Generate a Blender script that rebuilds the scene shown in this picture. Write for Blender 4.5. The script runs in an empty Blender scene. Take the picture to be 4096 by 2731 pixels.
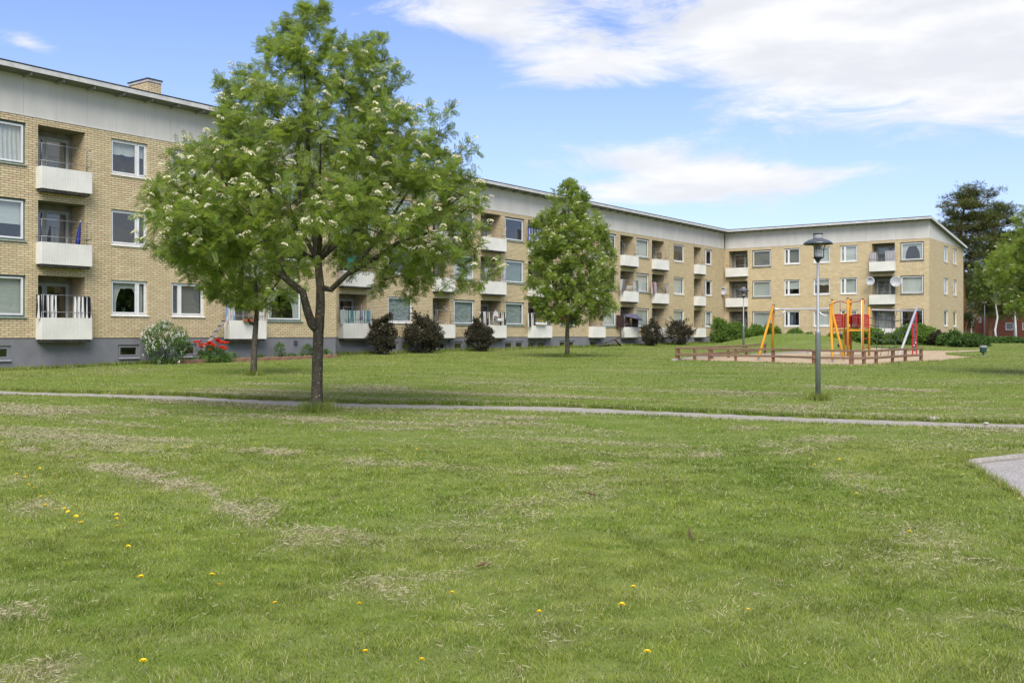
import bpy, bmesh, math, random
import numpy as np
from mathutils import Vector, Matrix
random.seed(7); rng = np.random.default_rng(11)
D2 = bpy.data; SC = bpy.context.scene; COL = SC.collection
# ---------------------------------------------------------------- camera, sky, sun, exposure
F = 3960.0; CX = 2048.0; HY = 1342.0; EYE = 1.6
cam = D2.cameras.new("camera"); camo = D2.objects.new("camera", cam); COL.objects.link(camo)
camo.location = (0, 0, EYE); camo.rotation_euler = (math.pi/2, 0, 0)
cam.sensor_width = 36; cam.lens = F/4096*36; cam.shift_y = -(1365.5-HY)/4096
cam.clip_start = .1; cam.clip_end = 2000
SC.camera = camo
SC.view_settings.view_transform = 'Standard'; SC.view_settings.look = 'None'
SC.view_settings.gamma = 1; SC.view_settings.exposure = 0.85
SUN_EL, SUN_AZ = math.radians(50), math.radians(179)   # azimuth clockwise from +Y
sl = D2.lights.new("sun", 'SUN'); sl.energy = 2.7; sl.angle = math.radians(42); sl.color = (1, .965, .90)
so = D2.objects.new("sun", sl); COL.objects.link(so)
sd = Vector((math.sin(SUN_AZ)*math.cos(SUN_EL), math.cos(SUN_AZ)*math.cos(SUN_EL), math.sin(SUN_EL)))
so.rotation_euler = sd.to_track_quat('Z', 'Y').to_euler(); so.location = (0, -10, 30)
SC.cycles.max_bounces = 8; SC.cycles.transparent_max_bounces = 12
SC.cycles.diffuse_bounces = 3; SC.cycles.glossy_bounces = 3; SC.cycles.caustics_reflective = False; SC.cycles.caustics_refractive = False

class NT:
    def __init__(s, nt): s.nt = nt; nt.nodes.clear()
    def n(s, t, **k):
        o = s.nt.nodes.new(t)
        for a, v in k.items():
            if a.startswith('i_'):
                kk = a[2:]; kk = int(kk) if kk.isdigit() else kk.replace('_', ' ')
                s.set(o.inputs[kk], v)
            else: setattr(o, a, v)
        return o
    def set(s, inp, v):
        if isinstance(v, bpy.types.NodeSocket): s.nt.links.new(v, inp)
        elif isinstance(v, bpy.types.Node): s.nt.links.new(v.outputs[0], inp)
        else: inp.default_value = v
    def m(s, op, a, b=0.0, c=0.0, clamp=False):
        o = s.nt.nodes.new('ShaderNodeMath'); o.operation = op; o.use_clamp = clamp
        s.set(o.inputs[0], a); s.set(o.inputs[1], b); s.set(o.inputs[2], c); return o.outputs[0]
    def mix(s, f, a, b, bt='MIX'):
        o = s.nt.nodes.new('ShaderNodeMix'); o.data_type = 'RGBA'; o.blend_type = bt
        s.set(o.inputs[0], f); s.set(o.inputs[6], a); s.set(o.inputs[7], b); return o.outputs[2]
    def noise(s, vec, scale, detail=4, rough=.5, dist=0):
        o = s.nt.nodes.new('ShaderNodeTexNoise'); s.set(o.inputs['Vector'], vec)
        o.inputs['Scale'].default_value = scale; o.inputs['Detail'].default_value = detail
        o.inputs['Roughness'].default_value = rough; o.inputs['Distortion'].default_value = dist; return o.outputs[0]
    def ramp(s, f, a, b):
        o = s.nt.nodes.new('ShaderNodeMapRange'); o.interpolation_type = 'SMOOTHSTEP'
        s.set(o.inputs[0], f); s.set(o.inputs[1], a); s.set(o.inputs[2], b); return o.outputs[0]
    def mapping(s, vec, scale=(1,1,1), rot=(0,0,0), loc=(0,0,0)):
        o = s.nt.nodes.new('ShaderNodeMapping'); s.set(o.inputs[0], vec)
        o.inputs[1].default_value = loc; o.inputs[2].default_value = rot; o.inputs[3].default_value = scale; return o.outputs[0]
def C4(c): return (c[0], c[1], c[2], 1.0)

w = D2.worlds.new("World"); SC.world = w; w.use_nodes = True
T = NT(w.node_tree)
tc = T.n('ShaderNodeTexCoord')
sky = T.n('ShaderNodeTexSky', sky_type='NISHITA', sun_disc=False, sun_elevation=SUN_EL, sun_rotation=SUN_AZ, altitude=0, air_density=1.0, dust_density=.6, ozone_density=2.0)
sep = T.n('ShaderNodeSeparateXYZ', i_0=tc.outputs['Generated'])
az = T.m('ARCTAN2', sep.outputs[0], sep.outputs[1]); el = T.m('ARCSINE', sep.outputs[2])
KD = 1.7415/F
def blob(xd, yd, rx, ry, deg, wgt, soft=True):
    a0 = math.atan((xd*1.7415-CX)/F); e0 = math.atan((HY-yd*1.7415)/F*math.cos(a0))
    t = math.radians(deg); c, s_ = math.cos(t), math.sin(t)
    da = T.m('SUBTRACT', az, a0); de = T.m('SUBTRACT', el, e0)
    u = T.m('ADD', T.m('MULTIPLY', da, c/(rx*KD)), T.m('MULTIPLY', de, s_/(rx*KD)))
    v = T.m('ADD', T.m('MULTIPLY', da, -s_/(ry*KD)), T.m('MULTIPLY', de, c/(ry*KD)))
    q = T.m('SQRT', T.m('ADD', T.m('MULTIPLY', u, u), T.m('MULTIPLY', v, v)))
    return T.m('MULTIPLY', T.m('SUBTRACT', 1.0, q, clamp=True), wgt)
comb = T.n('ShaderNodeCombineXYZ', i_0=az, i_1=el)
cv = T.mapping(comb.outputs[0], scale=(5, 17, 1), rot=(0, 0, math.radians(10)))
n1 = T.noise(cv, 1.5, 11, .66, .6)
n2 = T.noise(T.mapping(comb.outputs[0], scale=(3, 8, 1), rot=(0, 0, math.radians(18)), loc=(3.1, 1.7, 0)), 1.1, 3, .5, .4)
bl = [blob(2060, 40, 1250, 250, -6, .80), blob(2250, 170, 620, 190, -8, .62), blob(1130, 60, 330, 95, -12, .55), blob(1300, 165, 330, 60, 0, .5),
      blob(1560, 385, 540, 100, -7, .66), blob(1500, 445, 660, 50, 4, .55), blob(50, 92, 110, 34, -12, .5), blob(1750, 300, 520, 60, -8, .25), blob(820, 30, 180, 45, 0, .2), blob(2200, 400, 300, 40, -5, .22)]
b = bl[0]
for x in bl[1:]: b = T.m('ADD', b, x)
up = T.m('MULTIPLY', T.ramp(el, .42, .75), .5)
beh = T.m('MULTIPLY', T.ramp(T.m('ABSOLUTE', az), .9, 1.7), .38)
b = T.m('MAXIMUM', b, T.m('MAXIMUM', up, beh))
dens = T.m('ADD', b, T.m('ADD', T.m('MULTIPLY', n1, 1.25), T.m('MULTIPLY', n2, .40)))
cl = T.ramp(dens, 1.02, 1.46)
hz = T.ramp(el, .35, -.02)
skyc = T.mix(T.m('MULTIPLY', hz, .48), sky.outputs[0], (3.6, 4.45, 5.35, 1))
skyc = T.mix(1.0, skyc, (.97, .96, 1.20, 1), 'MULTIPLY')
shade = T.ramp(T.noise(T.mapping(comb.outputs[0], scale=(6, 22, 1), loc=(1.2, 4.2, 0)), 1.2, 5, .55), .35, .75)
clc = T.mix(shade, (4.7, 4.8, 5.05, 1), (6.1, 6.1, 6.15, 1))
fin = T.mix(T.m('MULTIPLY', cl, .96), skyc, clc)
bg = T.n('ShaderNodeBackground', i_Color=fin, i_Strength=.1)
T.nt.links.new(bg.outputs[0], T.n('ShaderNodeOutputWorld').inputs[0])

# ---------------------------------------------------------------- terrain and picture geometry
HYs = [-60, 0, 12, 22, 31, 42, 60, 85, 120, 400]; HZs = [-.1, 0, .02, .15, .35, .55, .68, .92, 1.0, 1.0]
MND = (17.6, 62.5)
def hgt(x, y):
    x = np.asarray(x, float); y = np.asarray(y, float)
    z = np.interp(y, HYs, HZs)
    z = (np.interp(y-2, HYs, HZs)+np.interp(y+2, HYs, HZs)+2*z)/4
    q = np.sqrt(((x-MND[0])/6.9)**2+((y-MND[1])/7.5)**2)
    z = z+1.03*np.where(q < 1, (np.cos(np.clip(q, 0, 1)*np.pi)+1)/2, 0)**.8
    near = np.clip((14-y)/10, 0, 1)
    return z+.03*np.sin(x*.55+1)*np.sin(y*.4)*(1-near*.6)
def H(x, y): return float(hgt(x, y))
def P(px, py, Y): return Vector(((px-CX)/F*Y, Y, EYE+(HY-py)/F*Y))
def G(px, py):
    lo, hi = 1.0, 2.0
    f = lambda Y: EYE+(HY-py)/F*Y-H((px-CX)/F*Y, Y)
    while f(hi) > 0 and hi < 300: lo = hi; hi *= 1.05
    for _ in range(40):
        mid = (lo+hi)/2
        if f(mid) > 0: lo = mid
        else: hi = mid
    return Vector(((px-CX)/F*hi, hi, H((px-CX)/F*hi, hi)))
def DG(x, y): return G(x*1.7415, y*1.7415)
def DP(x, y, Y): return P(x*1.7415, y*1.7415, Y)

# ---------------------------------------------------------------- mesh helpers
class MB:
    def __init__(s): s.v = []; s.f = []; s.a = []
    def add(s, vs, fs):
        b = len(s.v); s.v += [tuple(x) for x in vs]; s.f += [tuple(i+b for i in f) for f in fs]; return s
    def box(s, x0, x1, y0, y1, z0, z1, M=None):
        vs = [Vector(p) for p in ((x0,y0,z0),(x1,y0,z0),(x1,y1,z0),(x0,y1,z0),(x0,y0,z1),(x1,y0,z1),(x1,y1,z1),(x0,y1,z1))]
        if M: vs = [M @ p for p in vs]
        return s.add(vs, [(0,3,2,1),(4,5,6,7),(0,1,5,4),(1,2,6,5),(2,3,7,6),(3,0,4,7)])
    def bbox(s, x0, x1, y0, y1, z0, z1, c=.01, M=None):   # box with all edges chamfered
        vs = []; idx = {}
        for i, X in enumerate((x0, x1)):
            for j, Y in enumerate((y0, y1)):
                for k, Z in enumerate((z0, z1)):
                    sx, sy, sz = (1, -1)[i]*c, (1, -1)[j]*c, (1, -1)[k]*c
                    for ax, p in enumerate(((X, Y+sy, Z+sz), (X+sx, Y, Z+sz), (X+sx, Y+sy, Z))):
                        idx[i, j, k, ax] = len(vs); vs.append(Vector(p))
        if M: vs = [M @ p for p in vs]
        fs = []
        for ax in range(3):
            o = [a for a in range(3) if a != ax]
            for e in (0, 1):
                q = []
                for u, v in ((0,0),(1,0),(1,1),(0,1)):
                    k = [0,0,0]; k[ax] = e; k[o[0]] = u; k[o[1]] = v; q.append(idx[k[0],k[1],k[2],ax])
                fs.append(tuple(q))
            for u in (0, 1):
                for v in (0, 1):
                    k0 = [0,0,0]; k0[o[0]] = u; k0[o[1]] = v; k1 = list(k0); k1[ax] = 1
                    fs.append((idx[(*k0, o[0])], idx[(*k1, o[0])], idx[(*k1, o[1])], idx[(*k0, o[1])]))
        for i in (0,1):
            for j in (0,1):
                for k in (0,1): fs.append((idx[i,j,k,0], idx[i,j,k,1], idx[i,j,k,2]))
        return s.add(vs, fs)
    def tube(s, pts, rs, n=8, cap=True):
        pts = [Vector(p) for p in pts]
        if not hasattr(rs, '__len__'): rs = [rs]*len(pts)
        b = len(s.v); up = None
        for i, p in enumerate(pts):
            d = (pts[min(i+1, len(pts)-1)]-pts[max(i-1, 0)])
            d = d.normalized() if d.length > 1e-9 else Vector((0,0,1))
            if up is None: up = Vector((0,0,1)) if abs(d.z) < .9 else Vector((1,0,0))
            a = d.cross(up).normalized(); c = a.cross(d).normalized(); up = c
            for k in range(n):
                t = 2*math.pi*k/n; s.v.append(tuple(p+(a*math.cos(t)+c*math.sin(t))*rs[i]))
        for i in range(len(pts)-1):
            for k in range(n):
                k2 = (k+1) % n; s.f.append((b+i*n+k, b+i*n+k2, b+(i+1)*n+k2, b+(i+1)*n+k))
        if cap:
            s.f.append(tuple(b+k for k in range(n))[::-1]); s.f.append(tuple(b+(len(pts)-1)*n+k for k in range(n)))
        return s
    def lathe(s, c, prof, n=24, M=None):
        b = len(s.v); c = Vector(c)
        for r, z in prof:
            for k in range(n):
                t = 2*math.pi*k/n; p = Vector((r*math.cos(t), r*math.sin(t), z))
                s.v.append(tuple(c+(M @ p if M else p)))
        for i in range(len(prof)-1):
            for k in range(n):
                k2 = (k+1) % n; s.f.append((b+i*n+k, b+i*n+k2, b+(i+1)*n+k2, b+(i+1)*n+k))
        s.f.append(tuple(b+k for k in range(n))[::-1]); s.f.append(tuple(b+(len(prof)-1)*n+k for k in range(n)))
        return s
    def sheet(s, rows, thick=None):
        m = len(rows[0]); b = len(s.v)
        for r in rows: s.v += [tuple(p) for p in r]
        for i in range(len(rows)-1):
            for j in range(m-1): s.f.append((b+i*m+j, b+i*m+j+1, b+(i+1)*m+j+1, b+(i+1)*m+j))
        return s
WM = {}
def world_of(o): return WM.get(o.name, Matrix.Identity(4))
def link_mesh(name, me, mat, parent=None, M=None, smooth=False):
    if mat is not None: me.materials.append(mat)
    if smooth: me.shade_smooth()
    o = D2.objects.new(name, me); COL.objects.link(o)
    M = M or Matrix.Identity(4); WM[o.name] = M.copy()
    if parent: o.parent = parent; o.matrix_basis = world_of(parent).inverted() @ M
    else: o.matrix_basis = M
    return o
def obj(name, mb, mat, parent=None, M=None, smooth=False, origin=None):
    """geometry given in frame M; origin (in that frame) becomes the object's origin"""
    me = D2.meshes.new(name); vs = mb.v
    M = M or Matrix.Identity(4)
    if origin is None and parent is not None and len(vs):
        a = np.array(vs); origin = ((a[:,0].min()+a[:,0].max())/2, (a[:,1].min()+a[:,1].max())/2, a[:,2].min())
    if origin is not None:
        ox, oy, oz = origin; vs = [(x-ox, y-oy, z-oz) for x, y, z in vs]; M = M @ Matrix.Translation(origin)
    me.from_pydata(vs, [], mb.f); me.validate(); me.update()
    bm = bmesh.new(); bm.from_mesh(me); bmesh.ops.recalc_face_normals(bm, faces=bm.faces); bm.to_mesh(me); bm.free()
    return link_mesh(name, me, mat, parent, M, smooth)
def tag(o, label=None, cat=None, group=None, kind=None):
    for k, v in (('label', label), ('category', cat), ('group', group), ('kind', kind)):
        if v: o[k] = v
    return o
def thing(name, label, cat, loc, group=None):
    o = D2.objects.new(name, None); COL.objects.link(o); o.empty_display_size = .3
    o.location = loc; WM[o.name] = Matrix.Translation(loc); return tag(o, label, cat, group)
def single(name, mb, mat, loc, label, cat, group=None, smooth=False, kind=None):
    o = obj(name, mb, mat, None, None, smooth, origin=tuple(loc)); return tag(o, label, cat, group, kind)
def np_mesh(name, V, Fc, attr=None):
    me = D2.meshes.new(name); V = np.ascontiguousarray(V, np.float32); k = Fc.shape[1]
    me.vertices.add(len(V)); me.vertices.foreach_set('co', V.ravel())
    me.loops.add(Fc.size); me.loops.foreach_set('vertex_index', np.ascontiguousarray(Fc, np.int32).ravel())
    me.polygons.add(len(Fc)); me.polygons.foreach_set('loop_start', np.arange(0, Fc.size, k, dtype=np.int32))
    me.update(calc_edges=True)
    if attr is not None:
        at = me.color_attributes.new('tint', 'FLOAT_COLOR', 'POINT'); c = np.ones((len(V), 4), np.float32); c[:, :attr.shape[1]] = attr
        at.data.foreach_set('color', c.ravel())
    return me

# ---------------------------------------------------------------- materials
MT = {}
def mat(name, build):
    if name in MT: return MT[name]
    m = D2.materials.new(name); m.use_nodes = True; t = NT(m.node_tree); out = t.n('ShaderNodeOutputMaterial')
    sh = build(t); t.nt.links.new(sh.outputs[0] if isinstance(sh, bpy.types.Node) else sh, out.inputs[0]); MT[name] = m; return m
def pbsdf(t, col, rough=.6, bump=None, bs=.3, bd=.01, spec=.4, metal=0, **k):
    p = t.n('ShaderNodeBsdfPrincipled'); t.set(p.inputs['Base Color'], col if not isinstance(col, tuple) else C4(col))
    t.set(p.inputs['Roughness'], rough); t.set(p.inputs['Specular IOR Level'], spec); t.set(p.inputs['Metallic'], metal)
    if bump is not None:
        b = t.n('ShaderNodeBump'); t.set(b.inputs['Height'], bump); b.inputs['Strength'].default_value = bs; b.inputs['Distance'].default_value = bd
        t.set(p.inputs['Normal'], b.outputs[0])
    return p
def oc(t): return t.n('ShaderNodeTexCoord').outputs['Object']
def plain(name, c, rough=.6, var=.15, scale=6, bs=.15, bd=.004, spec=.4, metal=0, stretch=(1,1,1), c2=None):
    def b(t):
        v = t.mapping(oc(t), scale=stretch); n = t.noise(v, scale, 6, .6)
        c_2 = c2 or tuple(max(0, x*(1-var*1.6)) for x in c); hi = tuple(min(1, x*(1+var*.5)) for x in c)
        col = t.mix(t.ramp(n, .3, .7), C4(c_2), C4(hi))
        fine = t.noise(v, scale*9, 4, .6)
        return pbsdf(t, col, rough, fine, bs, bd, spec, metal)
    return mat(name, b)
def m_brick(name='yellow_brick', c1=(.71,.575,.345), c2=(.555,.44,.255), c3=(.61,.41,.27), mort=(.085,.075,.062), bw=.28, bh=.082, red=.12):
    def b(t):
        s = t.n('ShaderNodeSeparateXYZ', i_0=oc(t)); u = t.m('ADD', s.outputs[0], s.outputs[1])
        cb = t.n('ShaderNodeCombineXYZ', i_0=u, i_1=s.outputs[2])
        br = t.n('ShaderNodeTexBrick', offset=.5, squash=1); t.set(br.inputs['Vector'], cb.outputs[0])
        br.inputs['Scale'].default_value = 1; br.inputs['Brick Width'].default_value = bw; br.inputs['Row Height'].default_value = bh
        br.inputs['Mortar Size'].default_value = .0085; br.inputs['Mortar Smooth'].default_value = .15; br.inputs['Bias'].default_value = 0
        t.set(br.inputs['Color1'], C4(c1)); t.set(br.inputs['Color2'], C4(c2)); t.set(br.inputs['Mortar'], C4(mort))
        # a second random per brick for pinkish and pale bricks
        row = t.m('FLOOR', t.m('DIVIDE', s.outputs[2], bh)); off = t.m('MULTIPLY', t.m('MODULO', t.m('ABSOLUTE', row), 2.0), .5)
        cl = t.m('FLOOR', t.m('ADD', t.m('DIVIDE', u, bw), off))
        wn = t.n('ShaderNodeTexWhiteNoise', noise_dimensions='2D'); cc = t.n('ShaderNodeCombineXYZ', i_0=row, i_1=cl); t.set(wn.inputs['Vector'], cc.outputs[0])
        sw = t.m('GREATER_THAN', wn.outputs[0], 1-red)
        notm = t.m('SUBTRACT', 1.0, br.outputs['Fac'])
        col = t.mix(t.m('MULTIPLY', t.m('MULTIPLY', sw, notm), .6), br.outputs['Color'], C4(c3))
        big = t.ramp(t.noise(oc(t), .35, 4, .6), .3, .7)
        col = t.mix(t.m('MULTIPLY', big, .25), col, C4(tuple(x*.72 for x in c1)))
        stv = t.ramp(t.noise(t.mapping(oc(t), scale=(1.6, 1.6, .22)), 1.5, 5, .65), .48, .8)
        col = t.mix(t.m('MULTIPLY', stv, .22), col, C4((c1[0]*.62, c1[1]*.60, c1[2]*.60)))
        fine = t.noise(oc(t), 38, 5, .65)
        col = t.mix(t.m('MULTIPLY', t.ramp(fine, .45, .75), .28), col, C4(tuple(x*.6 for x in c2)))
        hb = t.m('SUBTRACT', t.m('MULTIPLY', fine, .35), br.outputs['Fac'])
        return pbsdf(t, col, .85, hb, .55, .008, .2)
    return mat(name, b)
def m_glass():
    def b(t):
        n = t.noise(t.mapping(oc(t), scale=(1, 1, 1)), 1.1, 2, .5)
        bp = t.n('ShaderNodeBump', i_Height=n, i_Strength=.10, i_Distance=.05)
        lw = t.n('ShaderNodeLayerWeight', i_Blend=.5); t.set(lw.inputs['Normal'], bp.outputs[0])
        fac = t.m('ADD', t.m('MULTIPLY', t.m('POWER', lw.outputs['Facing'], 4.0), .9), .13, clamp=True)
        tr = t.n('ShaderNodeBsdfTransparent', i_Color=(.84, .88, .86, 1))
        gl = t.n('ShaderNodeBsdfGlossy', i_Color=(.92, .91, .88, 1), i_Roughness=.012); t.set(gl.inputs['Normal'], bp.outputs[0])
        mx = t.n('ShaderNodeMixShader'); t.set(mx.inputs[0], fac); t.nt.links.new(tr.outputs[0], mx.inputs[1]); t.nt.links.new(gl.outputs[0], mx.inputs[2])
        return mx
    return mat('window_glass', b)
def m_leaf(name, c_top, c_under, hue=.25, trans=.35, rough=.45):
    def b(t):
        at = t.n('ShaderNodeAttribute', attribute_name='tint')
        geo = t.n('ShaderNodeNewGeometry')
        col = t.mix(geo.outputs['Backfacing'], C4(c_top), C4(c_under))
        s = t.n('ShaderNodeSeparateColor', i_0=at.outputs[0])
        yel = tuple(min(1, x) for x in (c_top[0]*1.9, c_top[1]*1.35, c_top[2]*.9))
        col = t.mix(t.m('MULTIPLY', s.outputs[1], hue*1.8, clamp=True), col, C4(yel))
        br = t.m('ADD', t.m('MULTIPLY', s.outputs[0], .9), .55)
        cb = t.n('ShaderNodeCombineXYZ', i_0=br, i_1=br, i_2=br)
        col = t.mix(1.0, col, cb.outputs[0], 'MULTIPLY')
        p = pbsdf(t, col, rough, spec=.18)
        tl = t.n('ShaderNodeBsdfTranslucent'); tcol = t.mix(1.0, col, (1.5, 1.6, .55, 1), 'MULTIPLY'); t.set(tl.inputs[0], tcol)
        mx = t.n('ShaderNodeMixShader', i_0=trans); t.nt.links.new(p.outputs[0], mx.inputs[1]); t.nt.links.new(tl.outputs[0], mx.inputs[2]); return mx
    return mat(name, b)
def m_bark(name, c1, c2, spots=0, spotc=(.5,.5,.45), orange=0, stretch=(1,1,.35), scale=14):
    def b(t):
        v = t.mapping(oc(t), scale=stretch); n = t.noise(v, scale, 7, .65)
        col = t.mix(t.ramp(n, .3, .72), C4(c1), C4(c2))
        if spots:
            sp = t.noise(t.mapping(oc(t), loc=(4, 2, 7)), 26, 3, .5); col = t.mix(t.m('MULTIPLY', t.ramp(sp, .62, .68), spots), col, C4(spotc))
        if orange:
            sp = t.noise(t.mapping(oc(t), loc=(9, 1, 3)), 3.2, 3, .6); col = t.mix(t.m('MULTIPLY', t.ramp(sp, .66, .72), orange), col, (.34, .15, .03, 1))
        return pbsdf(t, col, .9, n, .8, .02, .15)
    return mat(name, b)
def m_stripe(name, c1, c2, per=.11, duty=.5, c3=None):
    def b(t):
        s = t.n('ShaderNodeSeparateXYZ', i_0=oc(t)); u = t.m('FRACT', t.m('DIVIDE', t.m('ADD', s.outputs[0], t.m('MULTIPLY', s.outputs[1], .35)), per))
        k = t.m('GREATER_THAN', u, duty); col = t.mix(k, C4(c1), C4(c2))
        if c3:
            u2 = t.m('FRACT', t.m('DIVIDE', s.outputs[0], per*.37)); col = t.mix(t.m('MULTIPLY', t.m('GREATER_THAN', u2, .7), k), col, C4(c3))
        n = t.noise(oc(t), 60, 3, .5)
        p = pbsdf(t, col, .9, n, .2, .003, .1)
        tl = t.n('ShaderNodeBsdfTranslucent', i_Color=col); mx = t.n('ShaderNodeMixShader', i_0=.25)
        t.nt.links.new(p.outputs[0], mx.inputs[1]); t.nt.links.new(tl.outputs[0], mx.inputs[2]); return mx
    return mat(name, b)
def m_wood(name, c1, c2, ax=0):
    st = [14, 14, 14]; st[ax] = 1.1
    def b(t):
        v = t.mapping(oc(t), scale=tuple(st)); n = t.noise(v, 2.2, 7, .65, .4); n2 = t.noise(oc(t), 2.0, 3, .5)
        col = t.mix(t.ramp(n, .3, .72), C4(c1), C4(c2)); col = t.mix(t.m('MULTIPLY', n2, .3), col, C4(tuple(x*.55 for x in c1)))
        return pbsdf(t, col, .8, n, .5, .01, .2)
    return mat(name, b)
BRICK = m_brick(); GLASS = m_glass()
PLINTH = plain('plinth_paint', (.20, .20, .215), .9, .10, 1.2, .25, .01, .15)
CLAD = plain('cladding_board', (.61, .578, .53), .8, .055, .9, .08, .003, .2, stretch=(1.6, 1, .5))
EAVE = plain('eave_board_paint', (.56, .55, .53), .7, .12, 3, .1, .004, .25)
FELT = plain('roofing_felt', (.05, .05, .055), .9, .2, 5)
SOFF = plain('soffit_board', (.17, .18, .17), .8, .15, 3)
WHITE = plain('white_frame_paint', (.74, .74, .73), .45, .06, 8, .05, .002)
GREENF = plain('green_metal', (.115, .18, .16), .5, .12, 8, .05, .002)
DARKF = plain('dark_frame_metal', (.07, .085, .085), .5, .12, 8, .05, .002)
PANEL = plain('white_sheet_metal', (.70, .68, .62), .55, .06, 1.6, .04, .002, .35)
SLAB = plain('balcony_concrete', (.11, .10, .095), .9, .3, 7, .4, .01, .2)
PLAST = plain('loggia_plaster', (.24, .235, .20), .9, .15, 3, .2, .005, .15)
STEEL = plain('galvanised_steel', (.34, .35, .37), .45, .15, 5, .08, .002, .5, metal=.55)
ROOM = plain('room_dim_wall', (.10, .095, .085), .9, .2, 2)  # dimness of the rooms behind the panes, put into a dark wall colour
BLIND = plain('blind_cloth', (.52, .54, .51), .8, .1, 4, .1, .004, stretch=(.3, 1, 9))
BLIND2 = plain('pale_blind', (.66, .66, .63), .8, .06, 4, .1, .004, stretch=(.3, 1, 9))
CURT = plain('net_curtain', (.66, .65, .62), .9, .12, 14, .1, .004, stretch=(3, 1, .3))
REDC = plain('red_curtain', (.30, .035, .02), .9, .2, 10)
BLUEC = plain('grey_blue_curtain', (.14, .18, .25), .9, .2, 10)
BASEF = plain('grey_frame_paint', (.23, .235, .25), .6, .08, 6)
# ---------------------------------------------------------------- the apartment building
TH = math.atan((4960-CX)/F); sd_, cd_ = math.sin(TH), math.cos(TH)
d1 = Vector((sd_, cd_, 0)); n1_ = Vector((cd_, -sd_, 0)); r2 = Vector((cd_, -sd_, 0)); n2_ = Vector((-sd_, -cd_, 0))
CR = Vector((19.2, 89.4, 0))
def frame(X, N, off):
    o = N*off; Y = -N
    return Matrix(((X.x, Y.x, 0, o.x), (X.y, Y.y, 0, o.y), (0, 0, 1, EYE), (0, 0, 0, 1)))
K2 = CR.dot(n1_); K1 = K2+2.74; K3 = CR.dot(n2_)
FR1 = frame(d1, n1_, K1); FR2 = frame(d1, n1_, K2); FR3 = frame(r2, n2_, K3)
def s_of(M, px, y=0.0):
    k = (px-CX)/F; X = M.col[0]; Y = M.col[1]; O = M.col[3]
    ox, oy = O.x+Y.x*y, O.y+Y.y*y
    return (k*oy-ox)/(X.x-k*X.y)
S1E = s_of(FR1, 1345); S2E = CR.dot(d1); S3S = CR.dot(r2); S3E = s_of(FR3, 3717); S1S = s_of(FR1, 0)-9.0
BD = 12.1
base = CR.copy(); base.z = H(CR.x, CR.y)
BLD = thing('apartment_building', 'three storey yellow brick apartment block with grey plinth, pale top cladding and white balconies', 'apartment building', base)
def rec_wall(mb, s0, s1, z0, z1, ops, y=0.0):
    ss = sorted({s0, s1, *[o[0] for o in ops], *[o[1] for o in ops]}); zz = sorted({z0, z1, *[o[2] for o in ops], *[o[3] for o in ops]})
    for i in range(len(ss)-1):
        for j in range(len(zz)-1):
            a, b_, c, d = ss[i], ss[i+1], zz[j], zz[j+1]; cs, cz = (a+b_)/2, (c+d)/2
            if cs < s0 or cs > s1 or cz < z0 or cz > z1 or b_-a < 1e-5: continue
            if any(o[0] < cs < o[1] and o[2] < cz < o[3] for o in ops): continue
            mb.add([(a, y, c), (b_, y, c), (b_, y, d), (a, y, d)], [(0,1,2,3)])
    for s_0, s_1, z_0, z_1, dp in ops:
        mb.add([(s_0,y,z_0),(s_0,y,z_1),(s_0,y+dp,z_1),(s_0,y+dp,z_0)], [(0,1,2,3)])
        mb.add([(s_1,y,z_0),(s_1,y,z_1),(s_1,y+dp,z_1),(s_1,y+dp,z_0)], [(3,2,1,0)])
        mb.add([(s_0,y,z_1),(s_1,y,z_1),(s_1,y+dp,z_1),(s_0,y+dp,z_1)], [(0,1,2,3)])
        mb.add([(s_0,y,z_0),(s_1,y,z_0),(s_1,y+dp,z_0),(s_0,y+dp,z_0)], [(3,2,1,0)])
def curtain_rows(s0, s1, zt, zb, y, amp=.02, per=.12, pinch=None, n=None, seed=0):
    n = n or max(6, int((s1-s0)/.02)); rows = []; r = random.Random(seed); ph = r.random()*6
    for j in range(9):
        f = j/8; z = zt+(zb-zt)*f; row = []
        for i in range(n+1):
            u = i/n; a, b_ = s0, s1
            if pinch: a, b_ = pinch(f, s0, s1)
            x = a+(b_-a)*u
            row.append((x+.006*math.sin(f*5+u*9+ph), y+amp*math.sin(u*(s1-s0)/per*2*math.pi+ph+.6*math.sin(f*3+ph))*(1+.3*f), z+(.012*math.sin(u*17+ph) if j == 8 else 0)))
        rows.append(row)
    return rows
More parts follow.
